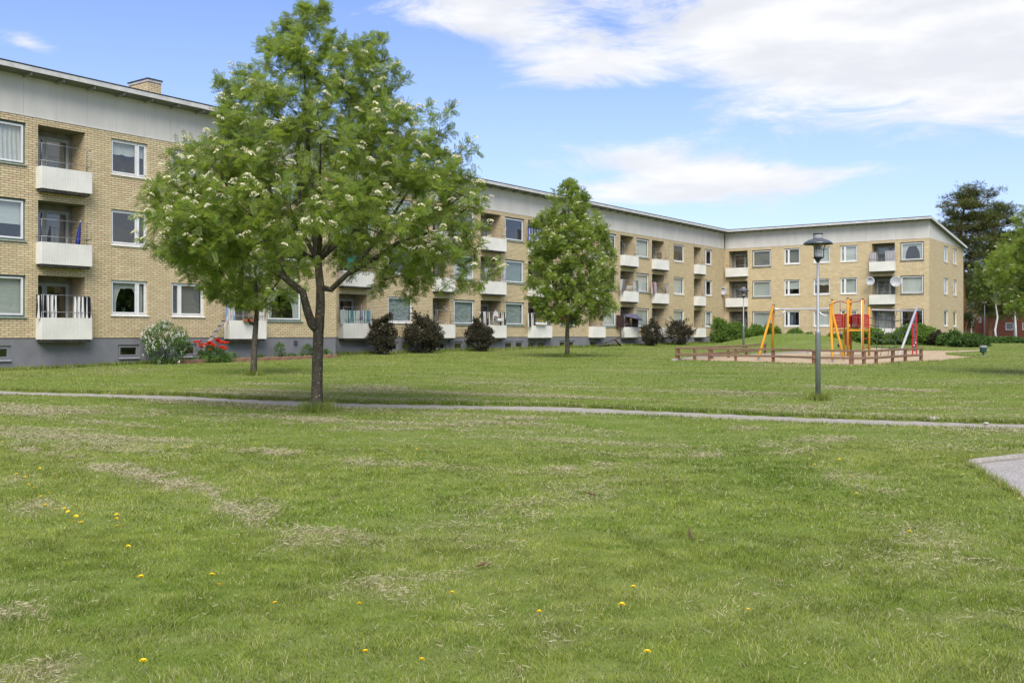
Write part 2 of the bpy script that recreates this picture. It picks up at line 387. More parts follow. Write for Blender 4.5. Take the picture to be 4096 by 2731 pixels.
def cover(M, par, kind, a, b_, z0, z1, y, seed=0):
    mb = MB()
    if kind in ('blind', 'pale', 'half', 'green', 'dim'):
        zb = z0 if kind != 'half' else z0+(z1-z0)*.38
        mb.box(a, b_, y, y+.012, zb, z1); m = {'pale': BLIND2, 'half': BLIND2, 'green': plain('green_grey_blind', (.24,.30,.27), .8, .12, 3), 'dim': plain('dim_blind', (.22,.22,.21), .8, .15, 4, stretch=(.3,1,9))}.get(kind, BLIND)
        obj('blind', mb, m, par, M)
    elif kind in ('drape', 'lace', 'sheer'):
        w_ = b_-a
        if kind == 'drape':
            mb.sheet(curtain_rows(a, a+w_*.42, z1, z0, y, .02, .1, lambda f, p, q: (p, p+(q-p)*(1-.62*math.sin(min(1, f*1.25)*1.57))), seed=seed))
            mb.sheet(curtain_rows(b_-w_*.42, b_, z1, z0, y, .02, .1, lambda f, p, q: (q-(q-p)*(1-.62*math.sin(min(1, f*1.25)*1.57)), q), seed=seed+1))
            mb.sheet(curtain_rows(a, b_, z1, z1-.22, y-.02, .015, .09, seed=seed+2))
        elif kind == 'lace':
            rows = curtain_rows(a, b_, z1, z1-(z1-z0)*.36, y, .012, .1, seed=seed)
            rows[-1] = [(p[0], p[1], p[2]-.07*abs(math.sin(p[0]*6))) for p in rows[-1]]; mb.sheet(rows)
        else: mb.sheet(curtain_rows(a, b_, z1, z0, y, .018, .16, seed=seed))
        obj('curtain', mb, CURT, par, M, smooth=True)
    elif kind in ('red', 'blue'):
        mb.sheet(curtain_rows(a+(b_-a)*.05, a+(b_-a)*.55, z1, z0, y, .02, .09, seed=seed))
        obj('curtain', mb, REDC if kind == 'red' else BLUEC, par, M, smooth=True)
    elif kind == 'foil':
        rows = []; r = random.Random(seed)
        for j in range(13): rows.append([(a+(b_-a)*i/16, y+r.uniform(-.02, .02), z1+(z0-z1)*j/12) for i in range(17)])
        mb.sheet(rows); obj('curtain', mb, plain('plastic_sheeting', (.42,.46,.45), .22, .12, 3, .3, .02, .7), par, M)
    if kind in ('drape', 'lace', 'dark', 'sheer') and seed % 2 == 0:
        r = random.Random(seed)
        for q in range(r.choice((1, 2, 3))):
            pm = MB(); x = a+(b_-a)*r.uniform(.15, .85); pm.lathe((x, y-.07, z0), [(.03,0),(.045,.07)], 8)
            for k in range(16):
                an, e = r.uniform(0, 6.28), r.uniform(.2, 1.3); L = r.uniform(.06, .17); t_ = Vector((x+math.cos(an)*L*math.cos(e), y-.07+.3*math.sin(an)*L*math.cos(e), z0+.07+L*math.sin(e)))
                o = Vector((x, y-.07, z0+.07)); pm.add([o, t_+Vector((.02,0,-.02)), t_, t_+Vector((-.02,0,.02))], [(0,1,2,3)])
            obj('windowsill_plant', pm, plain('houseplant', (.05,.12,.04), .6, .3, 20), par, M)
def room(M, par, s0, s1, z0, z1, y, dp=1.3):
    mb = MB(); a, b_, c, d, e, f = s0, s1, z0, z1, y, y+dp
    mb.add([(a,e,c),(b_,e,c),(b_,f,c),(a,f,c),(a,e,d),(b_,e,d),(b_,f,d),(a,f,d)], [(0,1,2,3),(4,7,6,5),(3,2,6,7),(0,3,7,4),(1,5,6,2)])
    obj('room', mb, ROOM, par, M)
def window(M, s0, s1, z0, z1, kind, cov, seed, small='L', y0=.10):
    fw = MB(); y = y0; a, b_, c, d = s0, s1, z0, z1
    def ring(mb, a, b_, c, d, w_, ya, yb):
        mb.box(a, a+w_, ya, yb, c, d); mb.box(b_-w_, b_, ya, yb, c, d); mb.box(a+w_, b_-w_, ya, yb, c, c+w_); mb.box(a+w_, b_-w_, ya, yb, d-w_, d)
    panes = []
    if kind in ('big', 'bigdark'):
        outer = MB(); ring(outer, a+.003, b_-.003, c+.003, d-.003, .06, y-.02, y+.06)
        i0, i1, j0, j1 = a+.07, b_-.07, c+.07, d-.07
        ring(fw, i0, i1, j0, j1, .062, y-.035, y+.04); panes.append((i0+.062, i1-.062, j0+.062, j1-.062))
    else:
        ring(fw, a+.003, b_-.003, c+.003, d-.003, .055, y-.02, y+.06)
        if kind == 'double':
            wd = b_-a-.11; sm = .25*wd
            x = a+.055+sm if small == 'L' else b_-.055-sm
            fw.box(x-.03, x+.03, y-.02, y+.06, c+.058, d-.058)
            for p, q in ((a+.06, x-.032), (x+.032, b_-.06)):
                ring(fw, p, q, c+.06, d-.06, .05, y-.035, y+.03); panes.append((p+.05, q-.05, c+.11, d-.11))
        else:
            ring(fw, a+.06, b_-.06, c+.06, d-.06, .05, y-.035, y+.03); panes.append((a+.11, b_-.11, c+.11, d-.11))
    win = obj('window', fw, WHITE if kind != 'base' else BASEF, BLD, M)
    if kind in ('big', 'bigdark'): obj('frame', outer, GREENF if kind == 'big' else DARKF, win, M)
    si = MB(); sm_ = BASEF if kind == 'base' else WHITE if kind not in ('big', 'bigdark') else (GREENF if kind == 'big' else DARKF)
    e = .03 if kind != 'base' else .0
    si.add([(a-e, -.045, c-.035), (b_+e, -.045, c-.035), (b_+e, y-.03, c+.012), (a-e, y-.03, c+.012), (a-e, -.045, c-.055), (b_+e, -.045, c-.055), (b_+e, -.004, c-.055), (a-e, -.004, c-.055)], [(0,1,2,3), (0,4,5,1), (4,7,6,5)])
    obj('sill', si, sm_, win, M)
    pm = MB()
    for p, q, u, v in panes: pm.add([(p, y, u), (q, y, u), (q, y, v), (p, y, v)], [(0,1,2,3)])
    obj('pane', pm, GLASS, win, M)
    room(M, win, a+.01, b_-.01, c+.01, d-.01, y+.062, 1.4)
    if kind != 'base': cover(M, win, cov, a+.09, b_-.09, c+.09, d-.09, y+.11, seed)
    return win
BAL = {}
def balcony(M, key, k, s0, s1, o0, o1, tall=True, warp=False):
    """slab, sheet-metal parapet, rods; s0..s1 parapet extents, o0..o1 the opening behind"""
    zb = 2.7*k; p = .40
    sl = MB(); sl.bbox(s0+.06, s1-.06, -p+.06, -.002, zb-.245, zb-.145, .012)
    bal = obj('balcony', sl, SLAB, BLD, M)
    pa = MB(); zt, z0 = zb+.64, zb-.14
    def corr(ax0, ax1, fx):
        n = max(2, round((ax1-ax0)/.1)); prof = []
        for i in range(n):
            u = ax0+(ax1-ax0)*i/n; g = (ax1-ax0)/n
            prof += [(u, 0), (u+g*.80, 0), (u+g*.86, .011), (u+g*.94, .011)]
        prof.append((ax1, 0))
        r = [[], []]
        for u, o in prof:
            for q, z in ((0, z0), (1, zt)):
                r[q].append(fx(u, o, z+(.004 if o == 0 and q else 0)))
        pa.sheet(r)
    corr(s0+.012, s1-.012, lambda u, o, z: (u, -p+o, z))
    if warp:
        rows = []
        for j in range(8):
            f = j/7; z = zt+(z0-zt)*f
            rows.append([(s0+.01+(.28*max(0, f-.3)**1.2)*(1-v*.2), -p+(p-.01)*v-(0 if v else .0)-.22*math.sin(f*2.6)*v*.3, z) for v in (0, .33, .66, 1)])
        pa.sheet(rows)
    else: corr(.012, p-.012, lambda u, o, z: (s0+o, -p+u, z))
    corr(.012, p-.012, lambda u, o, z: (s1-o, -p+u, z))
    for x in (s0, s1): pa.tube([(x+(.012 if x == s0 else -.012), -p+.012, z0), (x+(.012 if x == s0 else -.012), -p+.012, zt)], .012, 6)
    par = obj('parapet', pa, PANEL, bal, M)
    sol = par.modifiers.new('t', 'SOLIDIFY'); sol.thickness = .003
    ra = MB(); r = .0085
    for x in (s0+.03, (s0+s1)/2, s1-.03): ra.tube([(x, -p+.035, zb-.19), (x, -p+.035, zb+.85)], r*1.1, 5)
    ra.tube([(s0+.03, .0, zb+.85), (s0+.03, -p+.035, zb+.85), (s1-.03, -p+.035, zb+.85), (s1-.03, .0, zb+.85)], r*1.3, 6)
    if tall:
        ra.tube([(s0+.03, .0, zb+1.46), (s0+.03, -p+.035, zb+1.46), (s1-.03, -p+.035, zb+1.46), (s1-.03, -.06, zb+1.46), (s1-.03, -.06, zb+.7)], r, 5)
        for x in (s0+.03, s1-.03): ra.tube([(x, -p+.035, zb+.85), (x, -p+.035, zb+1.46)], r, 5)
    obj('railing', ra, STEEL, bal, M, smooth=True)
    BAL[key, k] = (M, s0, s1, o0, o1, zb, p)
    # recess behind: floor, back wall and ceiling, with a glazed door pair
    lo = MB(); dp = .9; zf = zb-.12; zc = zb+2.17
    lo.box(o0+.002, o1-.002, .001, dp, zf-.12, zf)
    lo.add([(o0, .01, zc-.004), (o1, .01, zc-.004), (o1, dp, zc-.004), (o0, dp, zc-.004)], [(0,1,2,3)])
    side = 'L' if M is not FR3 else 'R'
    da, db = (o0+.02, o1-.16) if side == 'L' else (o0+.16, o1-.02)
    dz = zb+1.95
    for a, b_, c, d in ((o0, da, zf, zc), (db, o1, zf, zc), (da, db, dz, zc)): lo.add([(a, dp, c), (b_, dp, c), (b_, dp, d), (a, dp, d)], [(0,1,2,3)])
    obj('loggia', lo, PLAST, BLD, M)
    dm = MB(); y = dp; pn = MB(); mid = da+(db-da)*(.42 if side == 'L' else .64)
    dm.box(da, da+.05, y-.03, y+.05, zf, dz); dm.box(db-.05, db, y-.03, y+.05, zf, dz); dm.box(da+.05, db-.05, y-.03, y+.05, dz-.05, dz)
    dm.box(mid-.035, mid+.035, y-.03, y+.05, zf, dz-.05)
    for a, b_ in ((da+.052, mid-.037), (mid+.037, db-.052)):
        w_ = .06
        dm.box(a, a+w_, y-.045, y+.02, zf+.02, dz-.055); dm.box(b_-w_, b_, y-.045, y+.02, zf+.02, dz-.055)
        dm.box(a+w_, b_-w_, y-.045, y+.02, dz-.055-w_, dz-.055); dm.box(a+w_, b_-w_, y-.045, y+.02, zf+.02, zf+.12); dm.box(a+w_, b_-w_, y-.02, y+.0, zf+.12, zf+.62)
        dm.box(a+w_, b_-w_, y-.045, y+.02, zf+.62, zf+.68)
        pn.add([(a+w_, y, zf+.68), (b_-w_, y, zf+.68), (b_-w_, y, dz-.055-w_), (a+w_, y, dz-.055-w_)], [(0,1,2,3)])
    do = obj('balcony_door', dm, plain('door_frame_paint', (.36, .38, .35), .6, .1, 6), BLD, M)
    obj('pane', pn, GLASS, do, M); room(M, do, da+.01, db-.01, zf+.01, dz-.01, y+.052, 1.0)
    c = random.Random(ord(key[0])*7+k*3).choice(['sheer', 'dim', 'dark', 'dark', 'dim']) if key+str(k) != 'B0' else 'dark'
    cover(M, do, c, da+.06, db-.06, zf+.2, dz-.06, y+.09, 3)
    return bal
ZB, ZT, ZBK = .655, 2.14, .80
def col_s(M, a, b_): return s_of(M, a), s_of(M, b_)
W1 = [('big', s_of(FR1, 104)-2.05, s_of(FR1, 104), ['blind', 'half', 'sheer'], 'L'), ('double', *col_s(FR1, 444.5, 591), ['drape', 'dark', 'lace'], 'R'),
      ('double', *col_s(FR1, 686, 818), ['dim', 'dark', 'pale'], 'L'), ('big', *col_s(FR1, 1071, 1209), ['drape', 'dark', 'sheer'], 'L')]
B1 = [('B', 142, 346, 152, 341), ('E', 896, 1043, 902, 1040)]
W2 = [('single', *col_s(FR2, 1553, 1651), ['foil', 'dark', 'pale'], 'L'), ('big', *col_s(FR2, 1816.5, 1900), ['foil', 'sheer', 'dim'], 'L'), ('big', *col_s(FR2, 2021, 2097), ['foil', 'green', 'dark'], 'L'),
      ('single', *col_s(FR2, 2239, 2302), ['red', 'dark', 'pale'], 'L'), ('big', *col_s(FR2, 2411, 2466), ['sheer', 'dark', 'dim'], 'L'), ('big', *col_s(FR2, 2546, 2597), ['blind', 'sheer', 'pale'], 'L'),
      ('single', *col_s(FR2, 2695, 2737), ['blind', 'pale', 'dark'], 'L'), ('double', *col_s(FR2, 2818, 2848), ['sheer', 'blue', 'red'], 'L')]
B2 = [('G', 1352, 1473, 1356, 1468), ('I', 1728.5, 1801, 1731, 1798), ('K', 1919.5, 2006.5, 1922.5, 2003.5), ('M', 2110, 2190, 2112.5, 2187.5), ('O', 2353.5, 2404, 2355.5, 2401.5),
      ('Q', 2480, 2537, 2481.5, 2535), ('S', 2606, 2659.5, 2608, 2657.5), ('U', 2774.5, 2807.5, 2775.8, 2806)]
W3 = [('bigdark', *col_s(FR3, 3009, 3084), ['blind', 'blind', 'dim'], 'L'), ('double', *col_s(FR3, 3136.5, 3200), ['blue', 'half', 'dim'], 'L'), ('double', *col_s(FR3, 3254, 3320), ['pale', 'lace', 'pale'], 'L'),
      ('double', *col_s(FR3, 3361, 3429), ['pale', 'blind', 'pale'], 'L'), ('bigdark', *col_s(FR3, 3601.5, 3695), ['dark', 'pale', 'drape'], 'L')]
B3 = [('a', 2909, 2992.5, 2915, 2990), ('f', 3482, 3582.5, 3487, 3579.5)]
BASE1 = [(-40, 45), (474, 559), (702, 788)]
BASE2 = [(1553, 1595), (1608, 1645), (1757, 1783), (1816, 1853), (1864, 1897), (2018.5, 2053), (2061.5, 2094.5), (2111.5, 2141), (2151, 2181), (2237.5, 2265), (2274, 2300), (2360, 2388)]
seed = 0
def do_wing(M, s0, s1, WS, BS, BASES, zlow):
    global seed
    ops = []; 
    for kd, a, b_, cov, sm in WS:
        for k in range(3):
            c, d = (ZB if kd[:3] == 'big' else (.72 if kd == 'single' else ZBK))+2.7*k, ZT+2.7*k
            ops.append((a, b_, c, d, .105)); seed += 1
            window(M, a, b_, c, d, kd, cov[k], seed, sm)
    for key, a, b_, oa, ob in BS:
        A, B_, OA, OB = (s_of(M, q) for q in (a, b_, oa, ob))
        for k in range(3):
            ops.append((OA, OB, -.12+2.7*k if k else -.0899, 2.17+2.7*k, .9))
            balcony(M, key, k, A, B_, OA, OB, tall=True, warp=(key+str(k) == 'Q0'))
    mb = MB(); rec_wall(mb, s0, s1, -.09, 7.80, ops)
    return mb
def plinth(M, s0, s1, BASES, ends=True):
    ops = []; 
    for a, b_ in BASES:
        A, B_ = s_of(M, a), s_of(M, b_); ops.append((A, B_, -.85, -.35, .10)); window(M, A, B_, -.85, -.35, 'base', None, 0, y0=.09)
    mb = MB(); rec_wall(mb, s0, s1, -2.4, -.0902, [(a, b_, c, d, e) for a, b_, c, d, e in ops], y=.018); return mb
w1 = do_wing(FR1, S1S, S1E, W1, B1, BASE1, 0)
w1.add([(S1E, 0, -.09), (S1E, 3.0, -.09), (S1E, 3.0, 7.8), (S1E, 0, 7.8)], [(0,1,2,3)]); w1.add([(S1S, 0, -.09), (S1S, BD, -.09), (S1S, BD, 7.8), (S1S, 0, 7.8)], [(3,2,1,0)])
obj('brick_wall', w1, BRICK, BLD, FR1, origin=(0,0,0))
w2 = do_wing(FR2, S1E-.5, S2E, W2, B2, BASE2, 0)
obj('brick_wall', w2, BRICK, BLD, FR2, origin=(0,0,0))
w3 = do_wing(FR3, S3S, S3E, W3, B3, [], 0)
# gable: windows in the end wall
gops = []
FRG = FR3 @ Matrix.Translation((S3E, 0, 0)) @ Matrix.Rotation(math.pi/2, 4, 'Z')      # local X runs along the gable to the rear
def sg(px): return s_of(FRG, px)
for a, b_ in ((3776.5, 3792.5), (3813, 3828)):
    for k in range(3):
        gops.append((sg(a), sg(b_), .80+2.7*k, 2.14+2.7*k, .105)); seed += 1; window(FRG, sg(a), sg(b_), .80+2.7*k, 2.14+2.7*k, 'single', 'sheer', 5)
obj('brick_wall', w3, BRICK, BLD, FR3, origin=(0,0,0))
wg = MB(); rec_wall(wg, 0, BD, -.09, 7.80, gops); wg.add([(BD, 0, -.09), (BD, 9, -.09), (BD, 9, 7.6), (BD, 0, 7.6)], [(0,1,2,3)])
obj('brick_wall', wg, BRICK, BLD, FRG, origin=(0,0,0))
p1 = plinth(FR1, S1S, S1E-.03, BASE1); p1.add([(S1E-.03, .018, -2.4), (S1E-.03, 3, -2.4), (S1E-.03, 3, -.09), (S1E-.03, .018, -.09)], [(0,1,2,3)])
obj('plinth', p1, PLINTH, BLD, FR1, origin=(0,0,0)); obj('plinth', plinth(FR2, S1E-.5, S2E, BASE2), PLINTH, BLD, FR2, origin=(0,0,0))
obj('plinth', plinth(FR3, S3S, S3E-.018, []), PLINTH, BLD, FR3, origin=(0,0,0)); obj('plinth', plinth(FRG, .018, BD, []), PLINTH, BLD, FRG, origin=(0,0,0))
# pale board cladding above the bricks, in sheets with open joints
QO = .60; ZS = 9.26; RB = 7.78
def cladding(M, s0, s1, phase=0):
    mb = MB(); mb.box(s0, s1, .035, .06, 7.80, ZS+.05); s = s0+phase-1.2
    while s < s1:
        a, b_ = max(s+.004, s0), min(s+1.196, s1)
        if b_-a > .05: mb.box(a, b_, .012, .034, 7.803, ZS+.02)
        s += 1.2
    mb.box(s0, s1, -.02, .011, 7.795, 7.83)
    obj('cladding', mb, CLAD, BLD, M)
def brackets(M, s0, s1, phase=0):
    r = []; s = s0+phase
    while s < s1: r.append(s); s += 1.2
    return r
ph = (s_of(FR1, 95)-S1S) % 1.2
cladding(FR1, S1S, S1E, ph); cladding(FR2, S1E, S2E-.04, .4); cladding(FR3, S3S+.04, S3E, .5)
def zroof(y): return 9.44-(y+QO)*(9.44-7.95)/(BD+QO)
def roof_part(M, s0a, s1a, s0b, s1b, y0=-QO, y1=BD):
    """slab from eave edge (s0a..s1a) to rear edge (s0b..s1b)"""
    mb = MB(); t = .155
    zt0, zt1 = zroof(y0), zroof(y1)
    P_ = [(s0a, y0, zt0), (s1a, y0, zt0), (s1b, y1, zt1), (s0b, y1, zt1)]; Q_ = [(x, y, z-t) for x, y, z in P_]
    mb.add(P_+Q_, [(0,1,2,3), (4,7,6,5), (0,4,5,1), (1,5,6,2), (2,6,7,3), (3,7,4,0)])
    return mb
def roof(M, a0, a1, b0, b1, br):
    ro = obj('roof', roof_part(M, a0, a1, b0, b1), SOFF, BLD, M)
    e = MB(); e.box(a0, a1, -QO-.025, -QO-.002, ZS+.0, 9.425); obj('eave_board', e, EAVE, ro, M)
    f = MB(); P_ = [(a0, -QO-.04, zroof(-QO)+.004), (a1, -QO-.04, zroof(-QO)+.004), (b1, BD+.02, zroof(BD)+.004), (b0, BD+.02, zroof(BD)+.004)]
    f.add(P_+[(x, y, z+.03) for x, y, z in P_], [(0,1,2,3), (4,7,6,5), (0,4,5,1), (1,5,6,2), (2,6,7,3), (3,7,4,0)]); obj('roof_felt', f, FELT, ro, M)
    for s in br:
        mb = MB(); mb.box(s-.028, s+.028, -QO+.06, .01, ZS-.11, ZS-.003); obj('rafter_end', mb, plain('rafter_shade_grey', (.30, .30, .29), .8, .1, 5), ro, M)  # shade under the eaves is put into the grey of the rafter ends
    return ro
roof(FR1, S1S, S1E+.35, S1S, S1E+.35, brackets(FR1, S1S, S1E, ph))
EV = QO
roof(FR2, S1E+.36, S2E-EV, S1E+.36, S2E+BD, brackets(FR2, S1E+.8, S2E-.3, .4))
roof(FR3, S3S+EV, S3E+.3, S3S-BD, S3E+.3, brackets(FR3, S3S+.9, S3E-.2, .1))
gv = MB(); gv.add([(.012, .012, 7.80), (BD, .012, 7.80), (BD, .012, zroof(BD)-.16), (.012, .012, zroof(0)-.16)], [(0,1,2,3)])
s = 1.2
while s < BD: gv.box(s-.005, s+.005, .004, .011, 7.8, zroof(s)-.17); s += 1.2
obj('cladding', gv, CLAD, BLD, FRG)
vb = MB(); za, zb_ = zroof(-QO), zroof(BD)
vb.add([(-QO, -.326, za-.18), (BD+.05, -.326, zb_-.18), (BD+.05, -.326, zb_+.01), (-QO, -.326, za+.01), (-QO, -.302, za-.18), (BD+.05, -.302, zb_-.18), (BD+.05, -.302, zb_+.01), (-QO, -.302, za+.01)], [(0,1,2,3), (4,7,6,5), (0,4,5,1), (1,5,6,2), (2,6,7,3), (3,7,4,0)])
obj('verge_board', vb, EAVE, BLD, FRG)
# chimney
yc = 4.0; sc_ = s_of(FR1, 592, yc); ch = MB(); ch.box(sc_, sc_+.66, yc, yc+1.45, 8.4, 11.2)
cho = obj('chimney', ch, BRICK, BLD, FR1, origin=(0,0,0))
cc = MB(); cc.box(sc_-.03, sc_+.69, yc-.03, yc+1.48, 11.2, 11.30); obj('chimney_trim', cc, EAVE, cho, FR1)
cc = MB(); cc.box(sc_-.06, sc_+.72, yc-.06, yc+1.51, 11.302, 11.345); obj('chimney_cap', cc, FELT, cho, FR1)
# air vents in the plinth
for M, px, z in ((FR1, 1183, -.34), (FR2, 1992, -.22), (FR2, 2004, -.24), (FR2, 2197, -.22), (FR2, 1797, -.25), (FR2, 2399, -.25)):
    v = MB(); s = s_of(M, px); v.box(s-.11, s+.11, .004, .016, z-.12, z+.12)
    for q in range(5): v.box(s-.1, s+.1, -.01, .003, z-.1+q*.045, z-.08+q*.045)
    obj('air_vent', v, plain('vent_metal', (.09, .09, .1), .6, .1, 10), BLD, M)
# ---------------------------------------------------------------- ground, path, sand, gravel, grass
def fbm(x, y, sc, oct=4, seed=0, ay=1.0):
    r = np.random.default_rng(seed); T_ = r.random((256, 256)); out = 0; amp = .5; tot = 0
    x = np.asarray(x)*sc; y = np.asarray(y)*sc*ay
    for o in range(oct):
        xi = np.floor(x).astype(int); yi = np.floor(y).astype(int); fx = x-xi; fy = y-yi; fx = fx*fx*(3-2*fx); fy = fy*fy*(3-2*fy)
        a = T_[xi & 255, yi & 255]; b = T_[(xi+1) & 255, yi & 255]; c = T_[xi & 255, (yi+1) & 255]; d = T_[(xi+1) & 255, (yi+1) & 255]
        out = out+amp*((a*(1-fx)+b*fx)*(1-fy)+(c*(1-fx)+d*fx)*fy); tot += amp; amp *= .5; x = x*2.03+17.3; y = y*2.03+5.1
    return out/tot
def polydist(x, y, pts):
    d = np.full(np.shape(x), 1e9)
    for (ax, ay), (bx, by) in zip(pts[:-1], pts[1:]):
        vx, vy = bx-ax, by-ay; t = np.clip(((x-ax)*vx+(y-ay)*vy)/(vx*vx+vy*vy), 0, 1); d = np.minimum(d, np.hypot(x-ax-t*vx, y-ay-t*vy))
    return d
def inpoly(x, y, poly):
    c = np.zeros(np.shape(x), bool); n = len(poly)
    for i in range(n):
        x1, y1 = poly[i]; x2, y2 = poly[(i+1) % n]
        c ^= ((y1 > y) != (y2 > y)) & (x < (x2-x1)*(y-y1)/((y2-y1) if y2 != y1 else 1e-9)+x1)
    return c
def swath(*pp): return [tuple(DG(*p)[:2]) for p in pp]
SW = [(swath((-60, 1000), (0, 1015), (230, 1062), (420, 1115), (560, 1165), (700, 1215), (860, 1285), (1010, 1345), (1120, 1420), (1190, 1560)), .33, 1.0),
      (swath((590, 1035), (700, 1058), (900, 1078), (1100, 1082), (1300, 1078), (1500, 1060), (1700, 1040), (1950, 1012)), .45, .75),
      (swath((660, 1265), (860, 1290), (1040, 1300)), .22, .6), (swath((800, 985), (1100, 995), (1400, 1000), (1700, 985)), .4, .45),
      (swath((0, 1100), (60, 1140), (120, 1200)), .25, .6), (swath((0, 1380), (90, 1480), (200, 1568)), .30, .8), (swath((2080, 1290), (1800, 1350), (1560, 1400), (1300, 1440)), .5, .3),
      (swath((1950, 1100), (2100, 1200), (2200, 1330), (2352, 1480)), .5, .35), (swath((330, 950), (640, 972), (900, 975)), .6, .4), (swath((1500, 1110), (1250, 1150), (1050, 1230), (980, 1380)), .6, .35)]
def dryness(x, y):
    n = fbm(x+200, y+200, 1.3, 5, 3); v = np.zeros(np.shape(x))
    for pts, wd, s in SW:
        d = polydist(x, y, pts); v = np.maximum(v, .85*s*np.clip(1.3-d/(wd*(.6+1.3*fbm(x+40, y+70, .7, 3, 31))), 0, 1)*np.clip((n-.44)*6.5, 0, 1.15)*np.clip(.15+(fbm(x, y, 4.5, 3, 51)-.36)*4.5, 0, 1.1))
    u = x*.35+y*.94
    far = fbm(x+300, u*1.0+100, .30, 5, 5, ay=3.2); far2 = fbm(x*.6+500, u+50, .9, 4, 8, ay=4)
    v = np.maximum(v, .68*np.clip((far-.46)*4.0, 0, 1)*np.clip((far2-.35)*3, 0, 1)*np.clip((y-7)/10, .25, 1))
    st = fbm(x*.22+50, u*1.15+9, 1.0, 4, 15); v = np.maximum(v, .62*np.clip((st-.52)*7, 0, 1)*np.clip((far-.33)*3, 0, 1)*np.clip((y-11)/8, 0, 1))
    return np.clip(v, 0, 1)
def lush(x, y): return np.clip((fbm(x+90, y+40, .55, 4, 12)-.38)*2.6+.35*np.clip((8-y)/5, -1, 1)*np.clip((1.5-x)/3, -.6, 1)-.12, 0, 1)
def axis(segs):
    out = [segs[0][0]]
    for a, b, st in segs:
        n = max(1, int(round((b-a)/st))); out += list(a+(b-a)*np.arange(1, n+1)/n)
    return np.array(out)
gx = axis([(-420, -120, 20), (-120, -50, 3.5), (-50, -16, .8), (-16, 16, .2), (16, 50, .7), (50, 120, 3.5), (120, 420, 20)])
gy = axis([(-150, -20, 10), (-20, 2, 1.0), (2, 16, .14), (16, 36, .3), (36, 100, .7), (100, 160, 4), (160, 600, 40)])
XX, YY = np.meshgrid(gx, gy); ZZ = hgt(XX, YY)
PATHC = [(-40, 33.6), (-26, 28.4), (-19, 26.1), (-12.2, 24.35), (-8, 22.9), (-5, 21.6), (0, 19.95), (4.6, 18.25), (8.6, 16.75), (14, 14.4), (22, 10.5), (34, 4)]
def smooth_pl(p, n=3):
    for _ in range(n): p = [p[0]]+[q for a, b in zip(p[:-1], p[1:]) for q in ((a[0]*.75+b[0]*.25, a[1]*.75+b[1]*.25), (a[0]*.25+b[0]*.75, a[1]*.25+b[1]*.75))]+[p[-1]]
    return p
PATHC = smooth_pl(PATHC, 2)
def pathw(x): return .66+.10*np.sin(x*1.7)*np.sin(x*.43+1)
def pathd(x, y): return polydist(x, y, PATHC)
GA, GB_, GC = G(3872, 1850), G(4096, 1824), G(4096, 1985)
GB2, GC2 = GA+(GB_-GA)*4.0, GA+(GC-GA)*2.6
GRAV = [tuple(p[:2]) for p in (GA, GB_, GB2, GB2+(GC2-GA)*.9, GC2, GC)]
sandpix = [(2703, 1442), (2779, 1443.5), (2837, 1445.5), (2942, 1447), (3092, 1450.5), (3254, 1457), (3330, 1461), (3403, 1462.5), (3504, 1459.5), (3570, 1454), (3622, 1449), (3684, 1446), (3760, 1444), (3830, 1436), (3895, 1427.5), (3840, 1425), (3785, 1419.5), (3783, 1414),
           (3830, 1409), (3905, 1404.5), (3960, 1401), (3958, 1399), (3880, 1401.5), (3800, 1403.5), (3688, 1403), (3640, 1402), (3580, 1398), (3530, 1393.5), (3470, 1397), (3420, 1402.5), (3356, 1406), (3237, 1409.5), (3150, 1414.5), (3099, 1418.5), (3000, 1424), (2892, 1427), (2800, 1433)]
SAND = [tuple(G(*p)[:2]) for p in sandpix]
# the bare ground is lowered a little under path and pits
pd_ = pathd(XX, YY); ZZ = ZZ-.045*np.clip((pathw(XX)+.05-pd_)/.12, 0, 1)
ZZ = ZZ-.05*np.where(inpoly(XX, YY, GRAV), 1, 0)
Vg = np.stack([XX, YY, ZZ], -1).reshape(-1, 3); nx = len(gx); ny = len(gy)
ii, jj = np.meshgrid(np.arange(ny-1), np.arange(nx-1), indexing='ij'); b0 = (ii*nx+jj).ravel()
Fg = np.stack([b0, b0+1, b0+nx+1, b0+nx], -1)
dr = dryness(Vg[:, 0], Vg[:, 1]); lu = lush(Vg[:, 0], Vg[:, 1])
def b_lawn(t):
    at = t.n('ShaderNodeAttribute', attribute_name='tint'); s = t.n('ShaderNodeSeparateColor', i_0=at.outputs[0])
    n = t.noise(oc(t), 9, 6, .7); n2 = t.noise(t.mapping(oc(t), scale=(1, 3.0, 1), rot=(0, 0, .3)), .5, 5, .6)
    col = t.mix(n, (.065, .105, .014, 1), (.16, .21, .04, 1)); col = t.mix(t.m('MULTIPLY', t.ramp(n2, .42, .7), .5), col, (.20, .22, .08, 1))
    col = t.mix(t.m('MULTIPLY', s.outputs[0], .8), col, (.20, .18, .10, 1)); return pbsdf(t, col, .95, n, .6, .03, .1)
lawn = link_mesh('ground', np_mesh('ground', Vg, Fg, np.stack([dr, lu, dr*0], -1)), mat('lawn_ground', b_lawn), smooth=True); tag(lawn, kind='structure')
